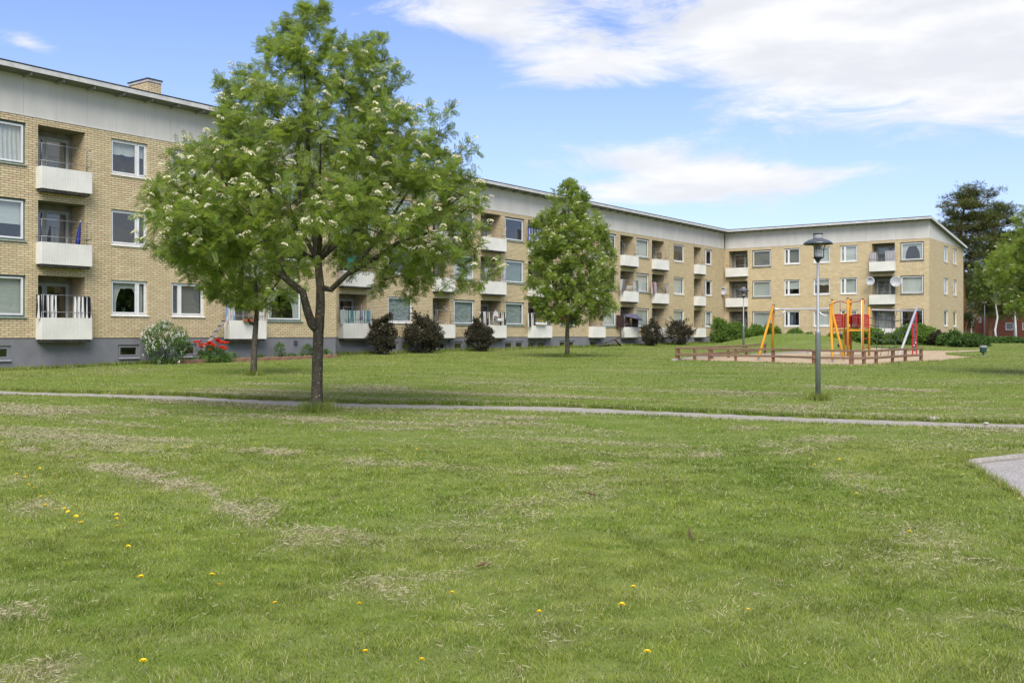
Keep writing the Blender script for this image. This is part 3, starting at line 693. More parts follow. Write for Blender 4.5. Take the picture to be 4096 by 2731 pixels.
def strip_sheet(name, poly, dz, m, step=.3, xs=.5):
    ys = [p[1] for p in poly]; y = min(ys); mb = MB(); edges = list(zip(poly, poly[1:]+poly[:1]))
    def cuts(y): return sorted(a[0]+(b[0]-a[0])*(y-a[1])/(b[1]-a[1]) for a, b in edges if (a[1] > y) != (b[1] > y))
    lv = sorted(set([*np.arange(min(ys), max(ys), step), *ys]))
    for y0, y1 in zip(lv[:-1], lv[1:]):
        if y1-y0 < 1e-4: continue
        e = min(1e-4, (y1-y0)/4); A, B_ = cuts(y0+e), cuts(y1-e)
        for k in range(0, min(len(A), len(B_)), 2):
            n = max(1, int(max(A[k+1]-A[k], B_[k+1]-B_[k])/xs)); r0, r1 = [], []
            for i in range(n+1):
                xa, xb = A[k]+(A[k+1]-A[k])*i/n, B_[k]+(B_[k+1]-B_[k])*i/n
                r0.append((xa, y0, H(xa, y0)+dz)); r1.append((xb, y1, H(xb, y1)+dz))
            mb.sheet([r0, r1])
    return tag(obj(name, mb, m, smooth=True), kind='structure')
def b_grav(t, c1=(.26, .235, .225), c2=(.50, .47, .45), sc=55):
    v = t.n('ShaderNodeTexVoronoi', feature='F1'); t.set(v.inputs['Vector'], oc(t)); v.inputs['Scale'].default_value = sc
    n = t.noise(oc(t), 3, 5, .6); s = t.n('ShaderNodeSeparateColor', i_0=v.outputs['Color'])
    col = t.mix(s.outputs[0], C4(c1), C4(c2)); col = t.mix(t.m('MULTIPLY', n, .5), col, C4(tuple(x*.62 for x in c1)))
    return pbsdf(t, col, .9, v.outputs[0], .8, .015, .2)
GRAVM = mat('gravel', b_grav); PATHM = mat('path_gravel', lambda t: b_grav(t, (.27, .24, .215), (.46, .425, .39), 40))
SANDM = plain('play_sand', (.42, .325, .215), .95, .16, 2.5, .35, .02, .1)
strip_sheet('playground_sand', SAND, .012, SANDM, .25); strip_sheet('gravel', GRAV, -.02, GRAVM, .2, .3)
pm = MB(); rows = []
for i, (x, y) in enumerate(PATHC):
    a = PATHC[max(0, i-1)]; b = PATHC[min(len(PATHC)-1, i+1)]; t_ = Vector((b[0]-a[0], b[1]-a[1], 0)).normalized(); n_ = Vector((-t_.y, t_.x, 0)); row = []
    for k in range(-4, 5):
        w_ = (pathw(x)+.06)*k/4; X, Y = x+n_.x*w_, y+n_.y*w_; row.append((X, Y, H(X, Y)-.03+.012*(1-abs(k)/4)))
    rows.append(row)
# finer along the way
fine = []
for r0, r1 in zip(rows[:-1], rows[1:]):
    for q in range(6):
        fine.append([tuple(a[j]*(1-q/6)+b[j]*(q/6) if j < 2 else H(a[0]*(1-q/6)+b[0]*(q/6), a[1]*(1-q/6)+b[1]*(q/6))-.03+.012*(1-abs(k-4)/4)+.006*math.sin(q*2.3+k) for j in range(3)) for k, (a, b) in enumerate(zip(r0, r1))])
pm.sheet(fine); tag(obj('path', pm, PATHM, smooth=True), kind='structure')

# grass blades: one countless mass
def frustum_pts(n, y0, y1, margin=1.2):
    y = np.sqrt(rng.random(n)*(y1*y1-y0*y0)+y0*y0); hw = y*(CX/F)*1.05+margin; return (rng.random(n)*2-1)*hw, y
def blades(x, y, hgt_, wid, seg2, lean=.85, dry=None, tone=None):
    n = len(x); z = hgt(x, y)-.01; an = rng.random(n)*2*np.pi; L = hgt_*(.55+.9*rng.random(n)); ln = lean*(.3+rng.random(n))*L; la = an+rng.normal(0, .6, n)+np.pi/2
    la = np.where(rng.random(n) < .55, fbm(x+7, y+2, 2.2, 2, 44)*14+rng.normal(0, .5, n), la)
    dx, dy = np.cos(an)*wid*.5*(.6+.8*rng.random(n)), np.sin(an)*wid*.5; lx, ly = np.cos(la)*ln, np.sin(la)*ln
    b = np.stack([x, y, z], -1); o = np.stack([dx, dy, dx*0], -1); up = np.stack([lx*0, ly*0, L], -1); l = np.stack([lx, ly, -.25*ln], -1)
    dd = dryness(x, y) if dry is None else dry; lv = lush(x, y) if tone is None else tone
    cl1 = fbm(x+3, y+5, 5.5, 3, 41); cl2 = fbm(x+31, y+15, 1.6, 3, 42); base = np.clip(.33+.30*rng.random(n)+.75*(cl1-.5)+.55*(cl2-.5), 0, 1); isdry = (rng.random(n) < dd*.62+.13).astype(float)
    colr = np.stack([base*(1-.2*lv), np.clip(isdry*(.6+.4*rng.random(n)), 0, 1), lv], -1)
    if seg2:
        V = np.stack([b-o, b+o, b+.55*up+.32*l-o*.8, b+.55*up+.32*l+o*.8, b+up+l], 1).reshape(-1, 3)
        i = np.arange(n)[:, None]*5; Fc = np.concatenate([i+[0, 1, 3], i+[0, 3, 2], i+[2, 3, 4]], 0); k = 5
    else:
        V = np.stack([b-o, b+o, b+up+l], 1).reshape(-1, 3); Fc = np.arange(n)[:, None]*3+[0, 1, 2]; k = 3
    return V, Fc, np.repeat(colr, k, 0)
def keep(x, y, extra=0):
    k = (pathd(x, y) > pathw(x)-.03+extra) & ~inpoly(x, y, SAND) & ~inpoly(x, y, GRAV)
    q1 = x*n1_.x+y*n1_.y; q3 = x*n2_.x+y*n2_.y; s_ = x*d1.x+y*d1.y
    k &= np.where(s_ < S1E, q1 > K1+.02, q1 > K2+.02) & ((q3 > K3+.02) | (x*r2.x+y*r2.y > S3E+.02)); return k
Vs, Fs, Cs, off = [], [], [], 0
def addb(v, f, c):
    global off
    Vs.append(v); Fs.append(f+off); Cs.append(c); off += len(v)
for n, y0, y1, hh, ww, sg2 in ((360000, 3.4, 8, .041, .0036, True), (250000, 8, 14, .042, .0068, True), (210000, 14, 26, .042, .014, False), (190000, 26, 50, .045, .028, False), (120000, 50, 100, .05, .055, False)):
    x, y = frustum_pts(n, y0, y1); k = keep(x, y); x, y = x[k], y[k]
    clump = fbm(x+11, y+7, 5.5 if y1 < 15 else 1.8, 3, 21); pat = .58+1.15*np.clip(clump-.28, 0, 1)
    addb(*blades(x, y, hh*pat, ww, sg2))
def side_pts(n, y0, y1, ext):
    y = np.sqrt(rng.random(n)*(y1*y1-y0*y0)+y0*y0); hw = y*(CX/F)*1.05+1.2; return (hw+rng.random(n)*ext)*rng.choice([-1, 1], n), y
for n, y0, y1, e_, hh, ww in ((150000, 2.0, 12, 6.5, .045, .010), (50000, 12, 26, 6, .045, .022), (25000, 26, 50, 8, .05, .04)):
    x, y = side_pts(n, y0, y1, e_); k = keep(x, y); addb(*blades(x[k], y[k], hh, ww, False))
x = rng.uniform(-3, 3, 50000); y = rng.uniform(.8, 3.5, 50000); addb(*blades(x, y, .045, .007, False))
# longer fringes: along the path's far side, round posts and trunks, along the plinth
def fringe(pts, n, spread, hh, ww, tone=1.0):
    P_ = np.array(pts); s = rng.random(n)*(len(P_)-1); i = s.astype(int); f = (s-i)[:, None]; q = P_[i]*(1-f)+P_[np.minimum(i+1, len(P_)-1)]*f
    x = q[:, 0]+rng.normal(0, spread, n); y = q[:, 1]+rng.normal(0, spread, n); k = keep(x, y, -.02); x, y = x[k], y[k]
    addb(*blades(x, y, hh, ww, False, .5, dry=np.full(len(x), .05), tone=np.full(len(x), tone)))
TREE1 = G(1268, 1646); TREE2 = G(1015, 1501); TREE3 = G(2269, 1428); LAMP1 = G(3272, 1600); LAMP2 = P(2974, 1415, 56); LAMP2.z = H(LAMP2.x, 56)
def ring_pts(c, r, n=13): return [(c.x+r*math.cos(a*6.283/n), c.y+r*math.sin(a*6.283/n)) for a in range(n+1)]
fp = [(x+.0, y+pathw(x)*1.08+.07) for x, y in PATHC if -22 < x < 16]; fringe(fp, 26000, .06, .085, .012)
fringe([(x, y-pathw(x)*1.08-.05) for x, y in PATHC if -22 < x < 16], 14000, .05, .06, .011, .6)
for c, r, n, hh in ((TREE1, .22, 1500, .22), (TREE2, .16, 500, .2), (TREE3, .2, 600, .2), (LAMP1, .12, 500, .2), (LAMP2, .1, 200, .2)): fringe(ring_pts(c, r), n, .09, hh, .010 if n > 700 else .014)
def fline(M, s0, s1, yo): return [tuple((M @ Vector((s0+(s1-s0)*i/40, yo, 0)))[:2]) for i in range(41)]
fringe(fline(FR1, S1S, S1E, -.1), 9000, .10, .17, .02, .8); fringe(fline(FR2, S1E, S2E, -.12), 12000, .14, .19, .03, .8); fringe(fline(FR3, S3S, S3E, -.15), 4000, .15, .2, .04)
fringe([p for p in SAND[:19]], 4500, .06, .10, .018, .7); fringe([GRAV[-1], GRAV[0], GRAV[1]], 2600, .04, .09, .007)
V = np.concatenate(Vs); 
Fa = np.concatenate(Fs); Cc = np.concatenate(Cs)
def b_blade(t):
    at = t.n('ShaderNodeAttribute', attribute_name='tint'); s = t.n('ShaderNodeSeparateColor', i_0=at.outputs[0])
    col = t.mix(s.outputs[0], (.080, .140, .010, 1), (.30, .365, .060, 1)); col = t.mix(t.m('MULTIPLY', s.outputs[2], .45), col, (.075, .165, .014, 1))
    n = t.noise(oc(t), .25, 3, .5); col = t.mix(t.m('MULTIPLY', t.ramp(n, .35, .7), .55), col, (.34, .355, .085, 1))
    col = t.mix(s.outputs[1], col, (.47, .43, .24, 1)); p = pbsdf(t, col, .75, spec=.12)
    tl = t.n('ShaderNodeBsdfTranslucent', i_Color=col); mx = t.n('ShaderNodeMixShader', i_0=.3); t.nt.links.new(p.outputs[0], mx.inputs[1]); t.nt.links.new(tl.outputs[0], mx.inputs[2]); return mx
gr = link_mesh('grass', np_mesh('grass', V, Fa, Cc), mat('grass_blade', b_blade)); tag(gr, 'short mown green lawn grass with yellowish patches', 'grass', kind='stuff')
# dry clippings lying in the mown lines
x, y = frustum_pts(900000, 3.4, 28, .5); dd = dryness(x, y); k = keep(x, y) & (rng.random(len(x)) < (np.clip(dd-.12, 0, 1)*1.0+.008)*np.clip(12/y, .3, 1)**.5); x, y = x[k], y[k]; n = len(x)
an = rng.normal(.3, 1.1, n); L = (.014+.036*rng.random(n)**2)*np.clip(y/9, 1, 1.8); wd = .0011*np.clip(y/6, .9, 5); z = hgt(x, y)+.015+.028*rng.random(n); tz = rng.normal(0, .3, n)
dx, dy = np.cos(an)*L/2, np.sin(an)*L/2; ox, oy = -np.sin(an)*wd, np.cos(an)*wd
V = np.stack([np.stack([x-dx-ox, y-dy-oy, z-tz*L/2], -1), np.stack([x+dx-ox, y+dy-oy, z+tz*L/2], -1), np.stack([x+dx+ox, y+dy+oy, z+tz*L/2+.002], -1), np.stack([x-dx+ox, y-dy+oy, z-tz*L/2+.002], -1)], 1).reshape(-1, 3)
def b_straw(t):
    at = t.n('ShaderNodeAttribute', attribute_name='tint'); s = t.n('ShaderNodeSeparateColor', i_0=at.outputs[0])
    return pbsdf(t, t.mix(s.outputs[0], (.16, .13, .075, 1), (.44, .39, .26, 1)), .8, spec=.2)
cl_ = link_mesh('grass_clippings', np_mesh('grass_clippings', V, np.arange(4*n).reshape(-1, 4), np.repeat(rng.random((n, 1)), 4, 0)*np.ones((1, 3))), mat('straw', b_straw)); tag(cl_, 'dry straw coloured grass clippings left in lines on the lawn', 'clippings', kind='stuff')
# ---------------------------------------------------------------- trees and shrubs
def leaf_template(pairs=5, lw=.125, ll=.38, term=True):
    """pinnate leaf of unit length along +x, blade facing +z; every leaflet one quad"""
    vs, fs = [], []
    def leaflet(px, dx, dy, z=0):
        d = np.array([dx, dy, -.12]); d = d/np.linalg.norm(d)*ll; nrm = np.array([-dy, dx, 0.]); nrm = nrm/np.linalg.norm(nrm)*lw*.5
        o = np.array([px, 0, -.12*px*px]); b = len(vs); vs.extend([o, o+d*.5-nrm, o+d, o+d*.5+nrm]); fs.append([b, b+1, b+2, b+3])
    for i in range(pairs):
        px = .18+.72*i/max(1, pairs-1)
        leaflet(px, .55, 1); leaflet(px, .55, -1)
    if term: leaflet(.92, 1, 0.001)
    b = len(vs); vs.extend([np.array([0, -.008, 0]), np.array([0, .008, 0]), np.array([1, .006, -.12]), np.array([1, -.006, -.12])]); fs.append([b, b+1, b+2, b+3])
    return np.array(vs), np.array(fs)
def simple_template(w_=.5):
    return np.array([[0, 0, 0], [.5, -w_/2, .04], [1, 0, -.08], [.5, w_/2, .04]], float), np.array([[0, 1, 2, 3]])
def clump_template(n=5, w_=.42, seed=2):
    r = np.random.default_rng(seed); vs, fs = [], []
    for i in range(n):
        a = r.uniform(-1.2, 1.2); e = r.uniform(-.6, .8); o = r.uniform(-.3, .3, 3)*[1, 1, .6]; d = np.array([math.cos(a)*math.cos(e), math.sin(a)*math.cos(e), math.sin(e)])*r.uniform(.5, .9)
        s = np.cross(d, r.normal(size=3)); s = s/np.linalg.norm(s)*w_*.5*.9; b = len(vs); vs.extend([o, o+d*.5-s, o+d, o+d*.5+s]); fs.append([b, b+1, b+2, b+3])
    return np.array(vs), np.array(fs)
def scatter(tmpl, pos, dirs, size, tint, up_bias=.8, rg=None, nrm=None):
    rg = rg or rng; TV, TF = tmpl; n = len(pos); d = dirs/np.maximum(1e-6, np.linalg.norm(dirs, axis=1, keepdims=True))
    up = rg.normal(size=(n, 3))*.55+np.array([0, 0, up_bias]) if nrm is None else nrm+rg.normal(size=(n, 3))*.35
    s = np.cross(up, d); s /= np.maximum(1e-6, np.linalg.norm(s, axis=1, keepdims=True)); u = np.cross(d, s)
    V = pos[:, None, :]+size[:, None, None]*(TV[None, :, 0:1]*d[:, None, :]+TV[None, :, 1:2]*s[:, None, :]+TV[None, :, 2:3]*u[:, None, :])
    Fc = (np.arange(n)[:, None, None]*len(TV)+TF[None]).reshape(-1, 4)
    return V.reshape(-1, 3), Fc, np.repeat(tint, len(TV), 0)
class Skel:
    def __init__(s): s.p = []; s.par = []; s.ch = []; s.rf = []
    def add(s, p, par, rf=0): s.p.append(np.array(p, float)); s.par.append(par); s.rf.append(rf); return len(s.p)-1
    def chain(s, pts, par=None, radii=None):
        i = par
        out = []
        for k, p in enumerate(pts):
            i = s.add(p, -1 if i is None else i, radii[k] if radii is not None else 0); out.append(i)
        return out
def grow(sk, targets, start_min_z=-1e9, seg=.28, wup=.6, rg=None):
    """connect every target to the skeleton, nearest the existing wood first"""
    rg = rg or np.random.default_rng(5); cen = np.array(sk.p).mean(0)
    base = np.array(sk.p); order = np.argsort([np.min(np.linalg.norm(base-t, axis=1)) for t in targets]); tips = []
    for k in order:
        t = targets[k]; A = np.array(sk.p); dv = t-A; dist = np.linalg.norm(dv, axis=1)
        cost = dist+wup*np.maximum(0, A[:, 2]-t[2]+.15*dist)+np.where(A[:, 2] < start_min_z, 99, 0)
        i = int(np.argmin(cost)); a = A[i]; L = dist[i]
        if L < .05: tips.append((i, t)); continue
        n = max(1, int(L/seg)); c = (a+t)/2+np.array([0, 0, -.10*L])+rg.normal(size=3)*.06*L; j = i
        for q in range(1, n+1):
            f = q/n; p = a*(1-f)**2+2*c*f*(1-f)+t*f*f+(rg.normal(size=3)*.012 if q < n else 0); j = sk.add(p, j)
        tips.append((j, t))
    return tips
def skeleton_mesh(sk, tipr=.004, expo=2.25, rmax=.2, minseg=3, maxr_by=None):
    n = len(sk.p); load = np.zeros(n); kids = [[] for _ in range(n)]
    for i, p in enumerate(sk.par):
        if p >= 0: kids[p].append(i)
    for i in range(n-1, -1, -1):
        load[i] += (tipr**expo) if not kids[i] else 0
        if sk.par[i] >= 0: load[sk.par[i]] += load[i]
    R = np.minimum(load**(1/expo), rmax)
    for i in range(n):
        if sk.rf[i]: R[i] = sk.rf[i]
        elif sk.par[i] >= 0: R[i] = min(R[i], R[sk.par[i]]*.97)
    mb = MB(); done = set()
    for i in range(n):
        starts = [i] if sk.par[i] < 0 else []
        if sk.par[i] >= 0:
            sib = kids[sk.par[i]]; main = max(sib, key=lambda q: R[q])
            if i != main: starts = [i]
        for s_ in starts:
            pts, rs = ([], []) if sk.par[s_] < 0 else ([sk.p[sk.par[s_]]], [R[s_]*1.05]); j = s_
            while True:
                pts.append(sk.p[j]); rs.append(R[j])
                if not kids[j]: break
                j = max(kids[j], key=lambda q: R[q])
            if len(pts) > 1:
                rs[-1] *= .5; mb.tube(pts, rs, 14 if max(rs) > .07 else (7 if max(rs) > .02 else (4 if max(rs) > .008 else 3)), cap=True)
    return mb, R
def outline_fn(rows):
    rows = sorted(rows); zs = [r[0] for r in rows]; L = [r[1] for r in rows]; Rr = [r[2] for r in rows]
    def f(z): return np.interp(z, zs, L), np.interp(z, zs, Rr)
    return f, zs[0], zs[-1]
def crown_targets(n, rows, base, depthk=.9, rg=None, shell=.45, nclump=70, jit=.28):
    f, z0, z1 = outline_fn(rows); zz = np.linspace(z0, z1, 200); l, r = f(zz); wgt = (r-l)**1.45+.12; cdf = np.cumsum(wgt)/wgt.sum()
    def samp(m, sh):
        z = np.interp(rg.random(m), cdf, zz); l, r = f(z); cx = (l+r)/2; hw = (r-l)/2; a = rg.random(m)*2*np.pi; q = rg.random(m)**sh
        return np.stack([cx+hw*q*np.cos(a), hw*depthk*q*np.sin(a), z], -1)
    cl = samp(nclump, .33); s = rg.choice(nclump, n); p = cl[s]+rg.normal(size=(n, 3))*[jit, jit, jit*.75]; u = samp(n, shell); m = rg.random(n) < .42
    p[m] = u[m]; l, r = f(p[:, 2]); cx = (l+r)/2; hw = np.maximum(.05, (r-l)/2); q = np.hypot((p[:, 0]-cx)/hw, p[:, 1]/(hw*depthk)); k = np.where(q > 1.04, 1.04/q, 1)
    p[:, 0] = cx+(p[:, 0]-cx)*k; p[:, 1] *= k; p[:, 2] = np.clip(p[:, 2], z0, z1); return p+np.array(base)
def foliage(sk, tips, R, per_tip, leafsize, tmpl, rg, back=2, spread=.16, droop=.25, limit=.013, tone=.5):
    pos, dr_, tint = [], [], []
    n = len(sk.p); cand = [i for i in range(n) if R[i] < limit and sk.par[i] >= 0]; P_ = np.array(sk.p)
    tipset = {j for j, _ in tips}; ctone = {}
    for i in cand:
        m = per_tip if i in tipset else max(1, per_tip//5); p = P_[i]; q = P_[sk.par[i]]; ax = p-q; ax = ax/max(1e-6, np.linalg.norm(ax)); L = np.linalg.norm(p-q)
        tn = rg.uniform(-.16, .16)
        for _ in range(m):
            f = rg.random(); o = q+(p-q)*f if i not in tipset else p-ax*L*rg.random()**1.5*.8
            v = rg.normal(size=3); v -= ax*v.dot(ax); v /= max(1e-6, np.linalg.norm(v)); d = v*.9+ax*rg.uniform(.1, .9)+np.array([0, 0, -droop*rg.random()+.12])
            pos.append(o); dr_.append(d); tint.append((tone+tn+rg.uniform(-.2, .2), max(0, rg.normal(.35, .3)), 0))
    pos, dr_ = np.array(pos), np.array(dr_); return scatter(tmpl, pos, dr_, leafsize*(.7+.55*rg.random(len(pos))), np.clip(np.array(tint), 0, 1), up_bias=1.05, rg=rg)
def corymbs(pts, size, rg, nfl=30):
    """flat domed flower heads"""
    V, Fc = [], []; b = 0; n = len(pts)
    for p in pts:
        s = size*rg.uniform(.6, 1.25); tilt = rg.normal(size=2)*.35; parts = []
        for _ in range(nfl):
            a = rg.random()*6.283; q = math.sqrt(rg.random()); x, y = math.cos(a)*q*s, math.sin(a)*q*s; z = (1-q*q)*s*.6+tilt[0]*x+tilt[1]*y; c = p+np.array([x, y, z+rg.normal()*.004]); e = s*.2
            for _r in range(2):
                o = rg.normal(size=3); o /= np.linalg.norm(o); nn = rg.normal(size=3); nn /= np.linalg.norm(nn); u = np.cross(nn, o); u /= max(1e-6, np.linalg.norm(u)); v = np.cross(nn, u)
                V += [c-u*e, c-v*e, c+u*e, c+v*e]; Fc.append([b, b+1, b+2, b+3]); b += 4
    return np.array(V), np.array(Fc)
BARKR = m_bark('rowan_bark', (.050, .042, .030), (.115, .098, .075), .55, (.42, .42, .38), .8)
BARKD = m_bark('dark_bark', (.028, .022, .017), (.065, .055, .045), .3, (.3, .3, .27))
LEAFR = m_leaf('rowan_leaf', (.135, .208, .030), (.26, .325, .14), .34, .40)
LEAFG = m_leaf('bush_leaf', (.070, .150, .026), (.10, .17, .06), .22, .3)
LEAFL = m_leaf('light_bush_leaf', (.105, .205, .032), (.16, .25, .07), .3, .32)
LEAFD = m_leaf('dark_purple_leaf', (.046, .046, .030), (.07, .066, .045), .25, .15)
LEAFB = m_leaf('birch_leaf', (.12, .17, .05), (.15, .20, .07), .35, .4)
NEED = m_leaf('pine_needle', (.078, .098, .030), (.08, .10, .035), .4, .2, .6)
BLOS = plain('cream_blossom', (.80, .76, .52), .8, .12, 30, .1)
def rowan(name, label, base, limbs, rows, ntips, nleaf, nfl, seed, leafsize=.15, tmpl=None, fsize=.05, tipr=.004, trunk_r=.14, depthk=.9, smz=1.9, jit=.28, nclump=70, group=None, expo=2.25, shell=.45, spurs=(), hollow=None):
    rg = np.random.default_rng(seed); sk = Skel(); base = np.array(base)
    main = None
    for k, (pts, rad, parent) in enumerate(limbs):
        pts = [base+np.array(p) for p in pts]
        ids = sk.chain(pts, None if parent is None else heads[parent[0]][parent[1]], rad)
        if k == 0: heads = [ids]
        else: heads.append(ids)
    tg = crown_targets(ntips, rows, base, depthk, rg, shell, nclump, jit)
    if hollow:
        q = tg-base; tg = tg[~((np.hypot(q[:, 0], q[:, 1]) < hollow[0]) & (q[:, 2] < hollow[1]))]
    if len(spurs):
        sp_ = []
        for q in spurs:
            q = np.array([q[0], rg.uniform(-.5, .3), q[1]]); inn = q*np.array([.82, .8, 1])-np.array([0, 0, .25])
            for u in range(5): f = u/4; sp_.append(base+inn*(1-f)+q*f+rg.normal(size=3)*.075*(1.1-f))
        tg = np.concatenate([tg, np.array(sp_)])
    tips = grow(sk, tg, base[2]+smz, rg=rg); mb, R = skeleton_mesh(sk, tipr, expo, trunk_r)
    t = thing(name, label, 'tree', Vector(base), group)
    tr = obj('trunk', mb, BARKR, t, smooth=True, origin=tuple(base))
    V, Fc, tn = foliage(sk, tips, R, nleaf, leafsize, tmpl or leaf_template(), rg)
    link_mesh('crown', np_mesh('crown', V-base, Fc, tn), LEAFR, t, Matrix.Translation(Vector(base)))
    if nfl:
        P2 = np.array([q[1]-base for q in tips]); wq = np.hypot(P2[:, 0], P2[:, 1])+.4-P2[:, 1]*.35; wq = np.maximum(wq, .05)*(P2[:, 2] < P2[:, 2].max()*.86); idx = rg.choice(len(tips), min(nfl, len(tips)), replace=False, p=wq/wq.sum()); pts = [sk.p[tips[i][0]]+(lambda v: v/np.linalg.norm(v)*.10)((sk.p[tips[i][0]]-base)*[1, 1, 0]+[0, -.4, 0])+np.array([0, 0, .07+rg.random()*.05]) for i in idx]
        V, Fc = corymbs(pts, fsize, rg); fl = link_mesh('blossom', np_mesh('blossom', V-base, Fc), BLOS, t, Matrix.Translation(Vector(base))); tag(fl, kind='stuff')
    print(name, 'tips', len(tips)); return t
def px_rows(rows, base, Y, cxd):
    """outline given in D pixels -> local metres"""
    k = 1.7415*Y/F; return [((HY/1.7415-yd)*k+EYE-base.z, (xl-cxd)*k, (xr-cxd)*k) for yd, xl, xr in rows]
B = TREE1; kk = 1.7415*B.y/F; zt = lambda yd: (HY/1.7415-yd)*kk+EYE-B.z; xt = lambda xd: (xd-728)*kk
big_limbs = [([(0, 0, -.05), (0, 0, .12), (.0, 0, .5), (.01, 0, 1.0), (.03, .0, 1.6), (xt(733), 0, zt(750)), (xt(736), 0, zt(700)), (xt(735), .03, zt(660)), (xt(728), .1, zt(600)), (xt(722), .05, zt(520)), (xt(715), 0, zt(440)), (xt(708), 0, zt(350)), (xt(702), 0, zt(240)), (xt(698), 0, zt(130)), (xt(697), 0, zt(40))],
              [.138, .120, .110, .106, .103, .098, .09, .082, .074, .07, .055, .042, .028, .016, .007], None),
             ([(xt(718), -.06, zt(745)), (xt(708), -.12, zt(712)), (xt(700), -.2, zt(672)), (xt(662), -.3, zt(640)), (xt(610), -.45, zt(605)), (xt(560), -.5, zt(560)), (xt(500), -.5, zt(520)), (xt(440), -.5, zt(495))], [.09, .082, .074, .062, .05, .038, .026, .014], (0, 4)),
             ([(xt(650), -.1, zt(600)), (xt(620), .1, zt(540)), (xt(590), .2, zt(470)), (xt(560), .3, zt(390)), (xt(530), .3, zt(310))], [.044, .038, .030, .021, .012], (1, 3)),
             ([(xt(760), .0, zt(665)), (xt(800), -.1, zt(630)), (xt(860), -.3, zt(600)), (xt(920), -.4, zt(560)), (xt(990), -.5, zt(540)), (xt(1060), -.5, zt(530))], [.06, .052, .042, .032, .022, .012], (0, 7)),
             ([(xt(850), .3, zt(560)), (xt(900), .5, zt(480)), (xt(950), .6, zt(400)), (xt(1000), .6, zt(320))], [.04, .032, .022, .012], (3, 1)),
             ([(xt(765), .2, zt(540)), (xt(790), .3, zt(450)), (xt(820), .35, zt(340)), (xt(840), .35, zt(230)), (xt(855), .3, zt(130))], [.055, .045, .033, .021, .01], (0, 8)),
             ([(xt(690), .4, zt(540)), (xt(670), .8, zt(440)), (xt(650), 1.1, zt(320))], [.05, .035, .018], (0, 8)),
             ([(xt(750), -.6, zt(540)), (xt(760), -1.1, zt(440)), (xt(770), -1.5, zt(330))], [.05, .035, .018], (0, 8)),
             ([(xt(770), .8, zt(540)), (xt(850), 1.6, zt(460)), (xt(900), 2.2, zt(400))], [.045, .033, .018], (0, 8)),
             ([(xt(660), -.9, zt(560)), (xt(600), -1.6, zt(490)), (xt(560), -2.1, zt(420))], [.045, .033, .018], (0, 8))]
BIGSP = [(737, 3), (748, 14), (725, 15), (700, 12), (705, 30), (660, 30), (640, 42), (752, 68), (735, 60), (690, 55), (625, 62), (612, 95), (585, 95), (640, 110), (700, 90), (730, 115), (760, 95), (800, 100), (850, 90), (872, 82), (893, 105), (890, 130), (920, 160), (940, 178), (555, 145), (548, 165), (510, 190), (508, 205), (530, 215), (500, 260), (505, 290), (460, 312), (420, 320), (425, 345), (395, 362), (400, 395), (350, 430),
         (322, 465), (318, 492), (322, 548), (340, 572), (985, 240), (1045, 262), (1040, 300), (1080, 325), (1095, 345), (1090, 395), (1110, 425), (1118, 470), (1115, 520), (1112, 560), (1140, 600), (1150, 622), (1125, 640), (1080, 625), (985, 655), (965, 640), (880, 640), (380, 600), (430, 630), (400, 570), (480, 660), (530, 650)]
rowsD = [(60, 660, 740), (100, 635, 800), (130, 610, 880), (180, 570, 915), (220, 540, 935), (260, 515, 985), (300, 500, 1010), (350, 470, 1030), (400, 430, 1060), (440, 390, 1075), (480, 360, 1090), (530, 345, 1100), (570, 360, 1100), (605, 400, 1090), (632, 470, 1010)]
rowan('rowan_tree', 'largest rowan tree with a forked trunk and cream flower heads beside the gravel path', B, big_limbs, px_rows(rowsD, B, B.y, 728), 2350, 12, 760, 3, leafsize=.158, nclump=140, jit=.24, fsize=.072, hollow=(1.45, 3.9), spurs=[(xt(a), zt(b)) for a, b in BIGSP], trunk_r=.09, smz=2.15, shell=.36)
B = TREE2; kk = 1.7415*B.y/F; zt = lambda yd: (HY/1.7415-yd)*kk+EYE-B.z; xt = lambda xd: (xd-583)*kk
rowan('rowan_tree', 'small rowan tree with a slim stubby trunk growing close behind the largest rowan', B,
      [([(0, 0, -.05), (0, 0, .3), (.03, 0, 1.1), (xt(588), 0, zt(745)), (xt(590), 0, zt(715)), (xt(588), 0, zt(660)), (xt(585), 0, zt(600)), (xt(582), 0, zt(520))], [.12, .10, .09, .08, .065, .05, .03, .012], None),
       ([(xt(575), 0, zt(742)), (xt(571), -.05, zt(733))], [.05, .045], (0, 3)), ([(xt(620), -.2, zt(680)), (xt(650), -.3, zt(640))], [.035, .02], (0, 4)), ([(xt(540), -.1, zt(685)), (xt(505), -.2, zt(650))], [.035, .02], (0, 4))],
      px_rows([(470, 560, 610), (510, 520, 650), (560, 485, 690), (610, 468, 705), (650, 465, 712), (680, 480, 690), (705, 545, 640)], B, B.y, 583), 620, 14, 230, 9, leafsize=.16, nclump=45, smz=1.9, trunk_r=.05, tmpl=leaf_template(4, .15), fsize=.05)
B = TREE3; kk = 1.7415*B.y/F; zt = lambda yd: (HY/1.7415-yd)*kk+EYE-B.z; xt = lambda xd: (xd-1303)*kk
